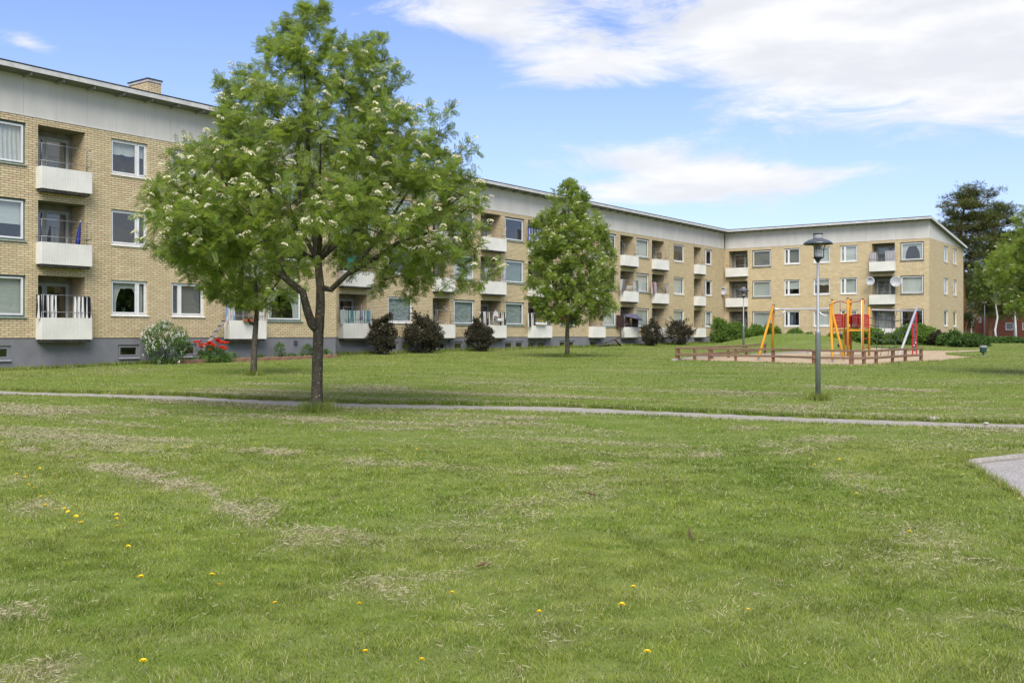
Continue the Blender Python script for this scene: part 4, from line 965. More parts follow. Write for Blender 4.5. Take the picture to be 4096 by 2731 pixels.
rowan('rowan_tree', 'bushy upright rowan tree standing in front of the middle of the long facade', B,
      [([(0, 0, -.05), (0, 0, .3), (0, 0, 1.1), (.02, 0, zt(735)), (.05, 0, zt(690)), (.05, 0, zt(620)), (.05, 0, zt(540)), (.05, 0, zt(470)), (.05, 0, zt(425))], [.13, .11, .10, .09, .075, .055, .04, .02, .008], None)],
      px_rows([(418, 1295, 1312), (440, 1270, 1346), (480, 1246, 1374), (520, 1226, 1388), (570, 1216, 1402), (610, 1208, 1422), (650, 1205, 1418), (680, 1205, 1415), (705, 1222, 1425), (725, 1235, 1400), (742, 1270, 1350)], B, B.y, 1303), 1150, 14, 380, 14, leafsize=.19, nclump=80, jit=.3, smz=1.5, trunk_r=.055, tmpl=leaf_template(3, .22, .42), fsize=.065, depthk=1.0)
B = P(4250, 1400, 31); B.z = H(B.x, B.y); kk = 1.7415*B.y/F; zt = lambda yd: (HY/1.7415-yd)*kk+EYE-B.z; xt = lambda xd: (xd-B.x/kk-1176)*kk if 0 else (xd-2440)*kk
rowan('rowan_tree', 'rowan tree cut off by the right edge of the view, in front of the pines', B,
      [([(0, 0, -.05), (0, 0, .3), (0, 0, 1.0), (0, 0, 1.6), (-.05, 0, 2.4), (-.1, 0, 3.4), (0, 0, 4.6), (0, 0, 5.6)], [.13, .12, .11, .10, .08, .055, .03, .01], None), ([(-.5, 0, 2.0), (-1.1, 0, 2.6)], [.05, .02], (0, 3))],
      px_rows([(440, 2400, 2460), (480, 2352, 2510), (520, 2335, 2540), (560, 2305, 2570), (600, 2275, 2590), (640, 2280, 2600), (680, 2290, 2600), (710, 2300, 2590), (728, 2340, 2550)], B, B.y, 2440), 850, 15, 170, 21, leafsize=.165, nclump=80, jit=.26, smz=1.3, trunk_r=.06, tmpl=leaf_template(4, .15), fsize=.06)

def shrub(name, label, base, rows, n, size, leafm, tmpl, seed, cat='bush', stems=8, flowers=None, group=None, depthk=.8, bark=None, shell=.35, nclump=60, jit=.10, tone=.5, up=.6):
    rg = np.random.default_rng(seed); base = Vector(base); W_ = max(r[2]-r[1] for r in rows); Hh = max(r[0] for r in rows)
    cl = crown_targets(nclump, rows, (0, 0, 0), depthk, rg, .4, nclump, jit*W_); pos = cl[rg.choice(nclump, n)]+rg.normal(size=(n, 3))*jit*W_*np.array([1, 1, .8])*.75
    m = rg.random(n) < .3; pos[m] = crown_targets(n, rows, (0, 0, 0), depthk, rg, shell, nclump, jit*W_)[m]
    if leafm is LEAFD:
        for _ in range(11):
            o = cl[rg.integers(len(cl))]; dv = np.array([rg.normal()*.5+o[0]*.5, rg.normal()*.3, .75]); dv = dv/np.linalg.norm(dv)*rg.uniform(.3, .6)*Hh*.5; k_ = rg.integers(0, n, 26); pos[k_] = o+dv*rg.random((26, 1))*1.2+rg.normal(size=(26, 3))*.035
    pos[:, 2] = np.maximum(pos[:, 2], .02); cen = np.array([sum(r[1]+r[2] for r in rows)/2/len(rows), 0, Hh*.4]); d = (pos-cen); d = d/np.maximum(.01, np.linalg.norm(d, axis=1, keepdims=True))+rg.normal(size=(n, 3))*.7
    tint = np.stack([np.clip(tone+rg.normal(size=n)*.14+.12*(fbm(pos[:, 0]*3+9, pos[:, 2]*3+9, 1, 2, seed)-.5)*2, 0, 1), np.clip(rg.normal(.3, .3, n), 0, 1), np.zeros(n)], -1)
    V, Fc, tn = scatter(tmpl, pos, d, size*(.6+.8*rg.random(n)), tint, up, rg)
    t = thing(name, label, cat, base, group); sm = MB()
    for k in range(stems):
        e = cl[k % nclump]; a = rg.uniform(-.06, .06, 2)*W_; sm.tube([(a[0], a[1], -.05), (a[0]*.6+e[0]*.4, a[1]*.6+e[1]*.4, e[2]*.5), tuple(e)], [.012+.01*Hh/2, .009, .004], 5)
    M = Matrix.Translation(base); obj('stems', sm, bark or BARKD, t, M, origin=(0, 0, 0)); link_mesh('foliage', np_mesh('foliage', V, Fc, tn), leafm, t, M)
    if flowers: flowers(t, M, pos, rg)
    return t
def rows_m(W_, Hh, prof=((0, .55), (.15, .85), (.4, 1), (.65, .95), (.85, .7), (1, .25)), cx=0): return [(Hh*a, cx-W_/2*b, cx+W_/2*b) for a, b in prof]
def on_fac(M, px, out): 
    s = s_of(M, px, -out); p = M @ Vector((s, -out, 0)); p.z = H(p.x, p.y); return p
CL5 = clump_template(5); CL4 = clump_template(6, .5, 5); SMP = simple_template()
def panicles(n, L, mat_, rad=.035):
    def f(t, M, pos, rg):
        zc = pos[:, 2]; r_ = np.hypot(pos[:, 0], pos[:, 1]+.0); w_ = (pos[:, 1] < .2)*(r_+zc*.5); idx = rg.choice(len(pos), n*3, replace=False, p=(w_+.01)/(w_+.01).sum())[:n]; V, Fc = [], []; b = 0
        for i in idx:
            c = pos[i]; ax = np.array([c[0]*.35, c[1]*.35-.1, 1])+rg.normal(size=3)*.3; ax /= np.linalg.norm(ax)
            for q in range(20):
                u = rg.random(); rr = rad*(1-u*.8); p = c+ax*u*L+rg.normal(size=3)*rr*.8; e = .016; a = rg.normal(size=3); a /= np.linalg.norm(a); a2 = np.cross(a, rg.normal(size=3)); a2 /= np.linalg.norm(a2)
                V += [p-a*e, p-a2*e, p+a*e, p+a2*e]; Fc.append([b, b+1, b+2, b+3]); b += 4
        tag(link_mesh('blossom', np_mesh('blossom', np.array(V), np.array(Fc)), mat_, t, M), kind='stuff')
    return f
WFL = plain('white_blossom', (.74, .74, .66), .8, .08, 30)
# white flowering lilac at the foot of the wall: D x 335..437, y 740..838
shrub('lilac_bush', 'white flowering lilac bush against the grey plinth below the two paired windows', on_fac(FR1, 668, .95), [(0, -.35, .45), (.25, -.55, .60), (.6, -.80, .78), (.95, -.88, .86), (1.25, -.72, .72), (1.45, -.40, .55), (1.58, -.15, .2)], 5200, .075, LEAFG, SMP, 31, flowers=panicles(190, .14, WFL), nclump=80, jit=.07)
# red oriental poppies: D x 455..520
def poppies(t, M, pos, rg):
    RP = plain('red_petal', (.78, .045, .012), .55, .12, 20)
    heads = [(-.34, .62), (-.30, .52), (-.28, .44), (-.12, .50), (-.05, .56), (.0, .60), (.05, .52), (.10, .48), (.16, .66), (.22, .62), (.28, .58), (.34, .60), (.40, .56), (.30, .40), (.38, .42), (.45, .34), (.02, .38), (-.02, .30), (-.44, .60), (.48, .58), (.20, .70), (-.1, .42)]
    for k, (x, z) in enumerate(heads):
        x, z = x*1.35, z*1.05+.16; y = rg.uniform(-.35, -.05); mb = MB(); st = MB(); st.tube([(x*.6, y*.6, .1), (x*.9, y*.9, z*.6), (x, y, z)], .005, 4); s_ = obj('flower_stem', st, LEAFG, t, M)
        for q in range(5):
            a = q*1.257+rg.random(); R_ = .115; c, s = math.cos(a), math.sin(a)
            rows = []
            for i in range(4):
                u = i/3; w_ = .085*math.sin(.35+u*2.2); rr = R_*math.sin(u*1.4)*.75; zz = z+.075*u*u; rows.append([(x+c*rr-s*w_*v, y+s*rr+c*w_*v, zz+.01*abs(v)) for v in (-1, 0, 1)])
            mb.sheet(rows)
        obj('flower', mb, RP, t, M)
shrub('poppy_plant', 'clump of large bright red poppies in front of the plinth beside the ladder', on_fac(FR1, 850, 1.15), [(0, -.55, .55), (.15, -.62, .62), (.35, -.5, .5), (.5, -.2, .2)], 1500, .22, LEAFG, simple_template(.12), 33, cat='flowers', stems=3, flowers=poppies, nclump=30, jit=.10, up=.2)
def dots(n, m, e=.03):
    def f(t, M, pos, rg):
        p_ = pos[rg.choice(len(pos), n)]; V, Fc = corymbs(p_+np.array([0, -.05, .03]), e, rg, 10); tag(link_mesh('blossom', np_mesh('blossom', V, Fc), m, t, M), kind='stuff')
    return f
YFL = plain('yellow_petal', (.75, .52, .03), .6, .1, 20)
shrub('rose_bush', 'small yellow flowering shrub in the bed left of the plinth vent', on_fac(FR1, 1118, .5), rows_m(.55, .75), 900, .06, LEAFG, SMP, 35, flowers=dots(14, YFL), nclump=26)
shrub('box_bush', 'compact round dark green shrub in the bed left of the forked trunk', on_fac(FR1, 1232, .5), rows_m(.62, .62), 1500, .06, LEAFG, SMP, 36, nclump=30)
shrub('garden_plant', 'low leafy plant at the edging right of the forked trunk', on_fac(FR1, 1308, .45), rows_m(.5, .34), 500, .07, LEAFG, SMP, 37, 'plant', nclump=20)
shrub('garden_plant', 'low green plant between the yellow flowered shrub and the round shrub', on_fac(FR1, 1165, .5), rows_m(.5, .24), 450, .07, LEAFG, SMP, 38, 'plant', nclump=20)
shrub('garden_plant', 'pale leafy seedling standing just right of the red poppies', on_fac(FR1, 908, .6), rows_m(.28, .42), 260, .07, LEAFG, SMP, 39, 'plant', nclump=12, tone=.8)
shrub('garden_plant', 'pale short seedling second to the right of the red poppies', on_fac(FR1, 938, .6), rows_m(.26, .32), 200, .07, LEAFG, SMP, 40, 'plant', nclump=12, tone=.75)
shrub('garden_plant', 'low plant spreading just right of the slim rowan trunk', on_fac(FR1, 1037, .5), rows_m(.45, .22), 350, .07, LEAFG, SMP, 41, 'plant', nclump=16)
# dark purple-brown shrubs
def dsh(px, W_, Hh, n, seed, label, M=FR2, out=1.1, cx=0, spike=None):
    r = random.Random(seed); rows = [(z*Hh, -W_/2*b*r.uniform(.84, 1.1)+cx, W_/2*b*r.uniform(.84, 1.1)+cx) for z, b in ((0, .3), (.12, .5), (.25, .85), (.4, 1.08), (.55, 1.12), (.68, .98), (.8, .8), (.9, .55))]
    sx = r.uniform(-.3, .3)*W_; rows += [(Hh*.98, sx-.22, sx+.22), (Hh*1.08, sx-.05, sx+.06)]
    return shrub('dark_shrub', label, on_fac(M, px, out), rows, int(n*1.0), .10, LEAFD, CL5, seed, nclump=75, jit=.072, stems=12)
dsh(1530, 1.25, 2.0, 3600, 51, 'loose dark purple leaved shrub right of the teal striped balcony', out=1.3)
dsh(1700, 1.95, 2.0, 5600, 52, 'largest round dark purple leaved shrub between two basement windows', out=1.3)
dsh(1918, 1.55, 1.75, 4200, 53, 'dark purple leaved shrub below the balcony with the hanging shirt', out=1.3)
dsh(2607, 1.45, 1.9, 3200, 54, 'dark shrub right of the balcony with the open parasol', out=1.6)
dsh(2718, 1.9, 1.9, 3800, 55, 'loose reddish dark shrub in front of the blank wall near the building corner', out=1.6)
GB = [(2860, 2.9, 2.6, 61, 'tall green bush filling the inner corner of the building', 1.9), (2945, 2.2, 2.3, 62, 'green bush under the first loggia of the right wing', 1.6), (3025, 2.0, 1.9, 63, 'green bush under the dark framed window of the right wing', 1.5),
      (3082, 1.9, 2.1, 64, 'green bush left of the swing frame legs and behind the mound', 1.5), (3180, 1.8, 1.45, 65, 'low green bush showing over the crest of the mound', 1.4), (3238, .9, 1.15, 66, 'small green shoot bush on the right slope behind the mound', 1.4), (3330, 1.6, .95, 67, 'small green bush behind the swing post', 1.4),
      (3415, 1.9, 1.7, 68, 'green bush behind the play tower', 1.7), (3490, 2.0, 1.7, 69, 'green bush below the balcony behind the rope net', 1.9), (3560, 1.4, 1.1, 70, 'smallest green bush right behind the rope net', 2.0), (3625, 2.0, 1.95, 71, 'green bush under the last big window of the right wing', 1.6), (3700, 2.1, 1.95, 72, 'round light green bush at the outer corner of the building', 1.6)]
for px, W_, Hh, sd2, lb, out in GB:
    M = FR3; p = on_fac(M, px, out); shrub('green_bush', lb, p, rows_m(W_*.95, Hh*.78, ((0, .75), (.2, .95), (.5, 1), (.75, .8), (1, .3))), int(1500*W_*Hh/1.6), .14, LEAFL, CL5, sd2, nclump=int(34*W_), jit=.08, stems=5)

# pines, birches and trees beyond the building
def pine(label, xd, ybase, Y, pads, trunk, seed):
    rg = np.random.default_rng(seed); b = DP(xd, ybase, Y); b.z = H(b.x, b.y); k = 1.7415*Y/F
    def loc(x, y, dy=0): return np.array([(x-xd)*k, dy, (HY/1.7415-y)*k+EYE-b.z])
    t = thing('pine_tree', label, 'tree', b); M = Matrix.Translation(b); mb = MB(); tp = [loc(*p) for p in trunk]; mb.tube(tp, np.linspace(.34, .07, len(tp)), 9)
    pos, dr_, tint = [], [], []
    for x, y, rx, ry in pads:
        for rep in range(2):
            c = loc(x+rg.normal()*6, y+rg.normal()*4, rg.uniform(-1, 1)*2.2); j = min(range(len(tp)), key=lambda q: np.linalg.norm((tp[q]-c)*[1, 1, 1.5])+(3 if tp[q][2] > c[2] else 0)); mid = (tp[j]+c)/2+[0, 0, -.25]
            mb.tube([tp[j], mid, c], [.09, .06, .02], 4); sx, sz = rx*k, ry*k
            for s_ in range(int(3+rx*.21)):
                sc = c+rg.normal(size=3)*[sx*.55, sx*.5, sz*.5]; mb.tube([c*.6+mid*.4, sc], [.03, .01], 3, cap=False); m = int(26)
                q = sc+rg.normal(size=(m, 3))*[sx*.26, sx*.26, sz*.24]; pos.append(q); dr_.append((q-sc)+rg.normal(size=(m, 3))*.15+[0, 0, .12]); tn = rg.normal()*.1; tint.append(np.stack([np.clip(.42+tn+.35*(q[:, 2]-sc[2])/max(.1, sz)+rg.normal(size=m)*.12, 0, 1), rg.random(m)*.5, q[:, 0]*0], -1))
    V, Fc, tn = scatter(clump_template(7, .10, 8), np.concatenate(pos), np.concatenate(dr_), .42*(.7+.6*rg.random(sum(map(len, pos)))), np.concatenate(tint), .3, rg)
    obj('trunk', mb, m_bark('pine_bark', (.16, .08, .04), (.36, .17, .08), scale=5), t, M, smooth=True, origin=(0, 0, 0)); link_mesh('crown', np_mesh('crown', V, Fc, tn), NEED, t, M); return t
pine('tall pine with an uneven domed top rising behind the gable end', 2212, 790, 108,
     [(2235, 440, 32, 14), (2215, 455, 28, 12), (2258, 452, 18, 10), (2200, 475, 26, 10), (2190, 492, 26, 10), (2225, 475, 26, 10), (2182, 510, 26, 10), (2215, 500, 30, 10), (2250, 500, 22, 9), (2180, 528, 26, 10), (2172, 545, 24, 9), (2205, 530, 28, 10), (2240, 528, 26, 10), (2225, 550, 26, 9), (2195, 560, 26, 10), (2230, 585, 26, 9), (2225, 610, 24, 9), (2222, 640, 24, 9), (2225, 670, 20, 9), (2222, 745, 18, 10), (2218, 730, 14, 9)],
     [(2212, 792), (2212, 700), (2210, 620), (2206, 560), (2208, 520), (2214, 480), (2222, 440)], 81)
pine('broader dark pine right of the tallest pine with low hanging branches', 2272, 790, 114,
     [(2270, 480, 26, 9), (2285, 492, 28, 11), (2300, 500, 22, 10), (2312, 510, 14, 8), (2262, 510, 26, 10), (2290, 520, 28, 10), (2318, 540, 22, 12), (2335, 548, 16, 9), (2300, 548, 30, 11), (2270, 545, 28, 11), (2245, 565, 28, 11), (2290, 575, 32, 11), (2325, 570, 24, 11), (2260, 595, 30, 11), (2300, 605, 32, 12), (2240, 625, 30, 11), (2280, 635, 34, 12), (2320, 620, 26, 12), (2250, 655, 32, 12), (2290, 665, 34, 12), (2240, 685, 30, 11), (2275, 700, 34, 11), (2300, 690, 28, 11), (2285, 722, 28, 9), (2262, 715, 24, 9)],
     [(2272, 792), (2273, 720), (2270, 650), (2268, 600), (2275, 560), (2285, 520), (2288, 485)], 82)
def birch(label, xd, Y, top, rad, seed, n=2600, cat='birch_tree', leafm=LEAFB, low=.28, white=True):
    rg = np.random.default_rng(seed); b = DP(xd, 780, Y); b.z = H(b.x, b.y); k = 1.7415*Y/F; Hh = (HY/1.7415-top)*k+EYE-b.z; R_ = rad*k
    t = thing(cat, label, 'tree', b); M = Matrix.Translation(b); mb = MB(); tp = [np.array([rg.normal()*.1*i, rg.normal()*.1*i, Hh*i/6-.1]) for i in range(7)]; mb.tube(tp, np.linspace(.12, .03, 7), 8); pos, dr_ = [], []
    for q in range(42):
        z = Hh*(low+(1-low)*rg.random()**.8); f = (z/Hh-low)/(1-low); a = rg.random()*6.28; rr = R_*(.35+.65*math.sin(min(1, .25+f)*math.pi*.8))*rg.random()**.4; e = np.array([math.cos(a)*rr, math.sin(a)*rr, z]); s = tp[max(1, min(5, int(z/Hh*6)-1))]
        mb.tube([s, (s+e)/2+[0, 0, .3], e], [.05, .03, .01], 4); m = n//42; u = rg.random((m, 1)); pos.append(e+rg.normal(size=(m, 3))*[.55, .55, .45]-u*[0, 0, 1.1]*rg.random()); dr_.append(rg.normal(size=(m, 3))+[0, 0, -.6])
    pos = np.concatenate(pos); nn = len(pos); V, Fc, tn = scatter(CL4, pos, np.concatenate(dr_), .30*(.6+.7*rg.random(nn)), np.stack([np.clip(rg.normal(.5, .15, nn), 0, 1), np.clip(rg.normal(.3, .3, nn), 0, 1), np.zeros(nn)], -1), .4, rg)
    bk = m_bark('birch_bark', (.55, .53, .50), (.68, .67, .64), .9, (.04, .04, .04), stretch=(1, 1, 2.5), scale=3) if white else BARKD
    obj('trunk', mb, bk, t, M, smooth=True, origin=(0, 0, 0)); link_mesh('crown', np_mesh('crown', V, Fc, tn), leafm, t, M); return t
birch('white barked birch in front of the red brick building', 2288, 104, 610, 46, 91, 1800, low=.62)
birch('second white barked birch standing farther right before the red building', 2334, 112, 560, 60, 92, 2600, low=.6)
birch('tall pale green birch behind the pines near the right edge', 2330, 135, 535, 62, 93, 4600, low=.4)
birch('pale green birch showing through the gap beside the gable', 2232, 128, 640, 40, 94, 1500, low=.45)
birch('leafy green tree behind the right hand rowan', 2390, 125, 520, 60, 95, 4200, cat='leafy_tree', leafm=LEAFG, white=False, low=.35)
# low shrubs at the foot of the gable and along the garages
def ds(px, py, W_, Hh, seed, label, lm=LEAFG, n=1100, tone=.35): p = G(px, py); shrub('low_shrub', label, p, rows_m(W_, Hh), n, .2, lm, CL5, seed, nclump=40, jit=.09, tone=tone, stems=4)
ds(3755, 1382, 1.3, .95, 101, 'blackish low shrub right of the round bush at the building corner', LEAFD); ds(3812, 1385, 2.0, .9, 102, 'leafy low shrub in front of the gable end plinth'); ds(3868, 1388, 2.4, .8, 103, 'low dark shrub between the gable and the litter bin', tone=.2)
ds(3905, 1386, 2.0, .75, 104, 'low dark shrub just left of the litter bin', tone=.2)
hd = MB(); rg = np.random.default_rng(5); n = 9000; x = rg.uniform(29, 58, n)+0; y = 88+rg.normal(size=n)*.8+(x-36)*.05; m = x > 37.2; x, y = x[m], y[m]; n = len(x); pos = np.stack([x, y, hgt(x, y)+.05+.42*rg.random(n)], -1)
V, Fc, tn = scatter(CL5, pos, rg.normal(size=(n, 3))+[0, 0, .4], .22*np.ones(n), np.stack([np.clip(rg.normal(.3, .12, n), 0, 1), rg.random(n)*.2, np.zeros(n)], -1), .3, rg)
gc = link_mesh("ground_cover", np_mesh("ground_cover", V, Fc, tn), LEAFG); tag(gc, 'dark low ground cover strip before the garages', 'ground cover', kind='stuff')
# ---------------------------------------------------------------- lamps, playground, fence, bin, edging, background buildings
POLE = plain('pole_galvanised', (.30, .315, .33), .5, .10, 2.5, .06, .002, .5, metal=.35, stretch=(1, 1, .3))
BLACKM = plain('black_metal', (.018, .017, .017), .4, .2, 10, spec=.5)
YEL = m_wood('yellow_orange_timber', (.52, .235, .022), (.62, .30, .035), 2)
REDP = plain('red_plastic', (.50, .016, .022), .4, .12, 3, .05, .002, .5)
ROPE = plain('dark_rope', (.045, .05, .06), .8, .2, 30)
WD = m_wood('weathered_fence_wood', (.16, .095, .06), (.29, .195, .135), 0); WDV = m_wood('fence_post_wood', (.15, .075, .045), (.27, .155, .10), 2)
LOG = m_wood('grey_log', (.22, .20, .175), (.36, .33, .30), 0)
def lamp(label, b, Ht, s=1.0):
    t = thing('street_lamp', label, 'street lamp', b, 'park lamps'); x, y, z = b
    zl = z+Ht*.42; zt = z+Ht*.853
    mb = MB().lathe((x, y, z), [(.058, -.1), (.058, zl-z-.04), (.060, zl-z-.035), (.060, zl-z), (.045, zl-z+.035), (.031, zl-z+.05), (.030, zt-z)], 20)
    obj('pole', mb, POLE, t, smooth=True)
    hd = obj('lamp_base', MB().lathe((x, y, zt), [(.034, -.02), (.040, .0), (.042, .03), (.07, .035), (.075, .06), (.10, .065), (.104, .10)], 20), BLACKM, t, smooth=False)
    gl = MB().lathe((x, y, zt), [(.088, .10), (.098, .30), (.104, .46)], 24); gl.f = gl.f[:-2]
    GLc = mat('lamp_glass', lambda t_: (lambda mx, a, b_: (t_.nt.links.new(a.outputs[0], mx.inputs[1]), t_.nt.links.new(b_.outputs[0], mx.inputs[2]), mx)[2])(t_.n('ShaderNodeMixShader', i_0=.32), t_.n('ShaderNodeBsdfTransparent'), pbsdf(t_, (.62, .62, .62), .12, spec=.6)))
    obj('glass', gl, GLc, t, smooth=True)
    obj('bulb', MB().lathe((x, y, zt), [(.07, .105), (.055, .20), (.03, .24)], 16), plain('bulb_reflector', (.55, .55, .55), .3, .05, 5), t, smooth=True)
    obj('bulb_holder', MB().lathe((x, y, zt), [(.05, .26), (.066, .28), (.07, .44)], 16), plain('holder_red_brown', (.10, .035, .035), .4, .1, 5), t, smooth=True)
    obj('shade', MB().lathe((x, y, zt), [(.11, .455), (.20, .44), (.29, .412), (.322, .385), (.326, .395), (.30, .43), (.22, .478), (.13, .51), (.105, .515)], 40), plain('shade_metal', (.06, .068, .08), .28, .1, 3, spec=.6), t, smooth=True)
    obj('shade_top', MB().lathe((x, y, zt), [(.10, .512), (.108, .52), (.108, .60), (.098, .605)], 28), plain('top_grey', (.33, .33, .34), .5, .1, 4), t, smooth=False)
    obj('shade_lid', MB().lathe((x, y, zt), [(.112, .606), (.112, .625), (.10, .632)], 28), BLACKM, t)
    for k in range(3):
        a = math.radians(-25+120*k); c, s_ = math.cos(a), math.sin(a); pts = [(x+c*r, y+s_*r, zt+q) for r, q in ((.10, .07), (.122, .085), (.124, .26), (.138, .33), (.175, .378), (.235, .395), (.31, .39))]
        obj('arm', MB().tube(pts, .0105, 6), BLACKM, t, smooth=True)
    return t
lamp('tall grey street lamp with black hat shade, the nearer one beside the path', LAMP1, 3.66)
lamp('smaller looking grey street lamp standing behind the left playground fence by the mound', LAMP2, 3.62)
def far_lamp(px, py, Y, Ht, label):
    b = P(px, py, Y); b.z = H(b.x, Y); t = thing('street_lamp', label, 'street lamp', b)
    obj('pole', MB().tube([(b.x, Y, b.z-.1), (b.x, Y, b.z+Ht)], .05, 8), POLE, t, smooth=True); obj('lamp_head', MB().lathe((b.x, Y, b.z+Ht), [(.05, 0), (.2, .05), (.2, .16), (.12, .28), (.05, .3)], 14), plain('far_head', (.45, .45, .45), .4, .1, 4), t, smooth=True)
far_lamp(3938, 1370, 108, 4.1, 'distant thin lamp with a round head in front of the red building'); far_lamp(3866, 1370, 112, 3.2, 'distant slim pole close to the end of the yellow brick gable')

# fences
def fence(label, pts, h_=.56, railw=.055, group=None, name='timber_fence', segs=None):
    b = Vector(pts[0]); t = thing(name, label, 'fence', b)
    for i, p in enumerate(pts):
        q = Vector(pts[min(i+1, len(pts)-1)])-Vector(pts[max(0, i-1)]); M = Matrix.Translation(Vector(p)) @ Matrix.Rotation(math.atan2(q.y, q.x), 4, 'Z')
        obj('post', MB().bbox(-.055, .055, -.05, .05, -.15, h_-.03+.01*math.sin(i*2.1), .006), WDV, t, M)
    for i in range(len(pts)-1):
        p, q = Vector(pts[i]), Vector(pts[i+1]); d = q-p; L = d.length; ang = math.atan2(d.y, d.x); pit = math.atan2(d.z, math.hypot(d.x, d.y))
        for hh, w_ in ((h_-.035, .042), (h_*.5-.03, .045)):
            M = Matrix.Translation(p+Vector((0, 0, hh))) @ Matrix.Rotation(ang, 4, 'Z') @ Matrix.Rotation(-pit, 4, 'Y')
            obj('rail', MB().bbox(-.02 if i == 0 else .003, L+(.03 if i == len(pts)-2 else -.003), -.085, -.052, -w_, w_, .006), WD, t, M)
    return t
def gp(l): return [G(*p) for p in l]
fence('low two rail timber fence along the near edge of the playground sand', gp([(2707, 1441), (2837, 1444.4), (2942.5, 1446), (3093, 1449), (3254.5, 1455), (3403, 1458)]))
fence('low timber fence angling back on the right of the playground with close set posts', gp([(3408, 1458), (3456, 1457.7), (3504.6, 1456.5), (3570, 1451), (3621, 1447), (3684, 1443.8)]))
fence('low two rail timber fence running back behind the swing on the left of the playground', gp([(2714, 1440.5), (2779, 1440.5), (2848, 1436.5), (2914, 1431.5), (2985, 1425), (3060, 1417)]))
def log_line(label, pts, r, name='timber_edging', lift=.02, m=None):
    mb = MB(); P_ = [Vector(p)+Vector((0, 0, r*lift)) for p in pts]
    o = single(name, mb.tube(P_, [r*(1+.06*math.sin(i*3)) for i in range(len(P_))], 10), m or LOG, P_[0], label, 'timber edging', smooth=True); return o
log_line('grey log edging round the back of the playground sand', gp([(2690, 1443), (2800, 1433), (2892, 1427), (3000, 1423.5), (3099, 1418), (3150, 1414), (3237, 1409), (3356, 1405.5), (3420, 1402)]), .09)
a, b_, c = GA, GB_, GC
log_line('thick weathered log edging the gravel at the right, receding side', [Vector((*a.lerp(GB2, k/16)[:2], H(*a.lerp(GB2, k/16)[:2]))) for k in range(17)], .055, lift=-.2)
o = log_line('pale thin timber plank edging the near side of the right hand gravel', [Vector((*a.lerp(GC2, k/16)[:2], H(*a.lerp(GC2, k/16)[:2]))) for k in range(17)], .03, lift=-.3, m=m_wood('pale_plank', (.34, .27, .19), (.46, .38, .28), 1))

# swing set
YL, YR = 44.6, 43.4; AL, AR = P(3093.5, 1228, YL), P(3321.8, 1226, YR); bd = (AR-AL).normalized(); sp = Vector((-bd.y, bd.x, 0))
sw = thing('swing_set', 'orange timber swing frame with a silver beam and two hanging swings', 'swing set', G(3090, 1445))
def foot(px, py): return G(px, py)
for apex, fs in ((AL, ((3034, 1442), (3089, 1434))), (AR, ((3330.7, 1449.5), (3375, 1444)))):
    for i, f in enumerate(fs):
        fp = foot(*f); ap = apex+sp*(.06 if i else -.06)+bd*(0); top = ap+(ap-fp).normalized()*.06
        lg = obj('leg', MB().tube([fp+Vector((0, 0, .12)), top], .055, 12), YEL, sw, smooth=True); obj('leg_cap', MB().tube([top, top+(ap-fp).normalized()*.035], .058, 12), BLACKM, lg)
        obj('foot_bracket', MB().tube([fp+Vector((0, 0, -.12)), fp+Vector((0, 0, .12))], .03, 8), STEEL, lg)
SILV = plain('silver_tube', (.55, .56, .58), .32, .06, 3, .03, .001, .6, metal=.6)
p0, p1 = AL-Vector((0, 0, .10)), AR-Vector((0, 0, .10)); obj('beam', MB().tube([p0, p0+bd*.12, p0+bd*.3, p1-bd*.3, p1-bd*.12, p1], [.085, .06, .042, .042, .06, .085], 14), SILV, sw, smooth=True)
for s_, q in ((1, p0), (-1, p1)): obj('brace', MB().tube([q+bd*s_*.02-Vector((0, 0, .30)), q+bd*s_*.22-Vector((0, 0, .30)), q+bd*s_*.40-Vector((0, 0, .22)), q+bd*s_*.52-Vector((0, 0, .06))], [.02, .026, .026, .034], 8), SILV, sw, smooth=True)
def swing(fx, kind):
    c = p0.lerp(p1, fx); g = H(c.x, c.y); zs = g+.42; w_ = .25
    if kind == 'flat':
        se = obj('swing_seat', MB().bbox(-.27, .27, -.09, .09, -.02, .02, .012), plain('black_rubber', (.012, .012, .013), .7, .2, 10), sw, Matrix.Translation((c.x, c.y, zs)) @ Matrix.Rotation(math.atan2(bd.y, bd.x), 4, 'Z'))
    else:
        mb = MB(); C_ = Vector((c.x, c.y, zs)); ring = [C_+Vector((math.cos(k*math.pi/8)*.16, math.sin(k*math.pi/8)*.13, .0)) for k in range(17)]; mb.tube(ring, .03, 6, False); mb.tube([p-Vector((0, 0, .14)) for p in ring], .018, 6, False)
        for k in range(0, 16, 4): mb.tube([ring[k], ring[k]-Vector((0, 0, .14))], .02, 6)
        se = obj('swing_seat', mb, SILV, sw, smooth=True)
    for k in (-1, 1):
        a_ = c+bd*w_*k*(1 if kind == 'flat' else .16); e = Vector((c.x, c.y, zs))+bd*w_*k*(1 if kind == 'flat' else .62); mid = e+Vector((0, 0, .5)) if kind != 'flat' else None
        pts = [a_-Vector((0, 0, .04)), e] if kind == 'flat' else [a_-Vector((0, 0, .04)), Vector((a_.x, a_.y, zs+.55)), e]
        obj('chain', MB().tube(pts, .008, 5), STEEL, se); obj('hanger', MB().tube([a_-Vector((0, 0, .04)), a_-Vector((0, 0, .16))], .018, 6), STEEL, se)
swing(.285, 'flat'); swing(.66, 'baby')
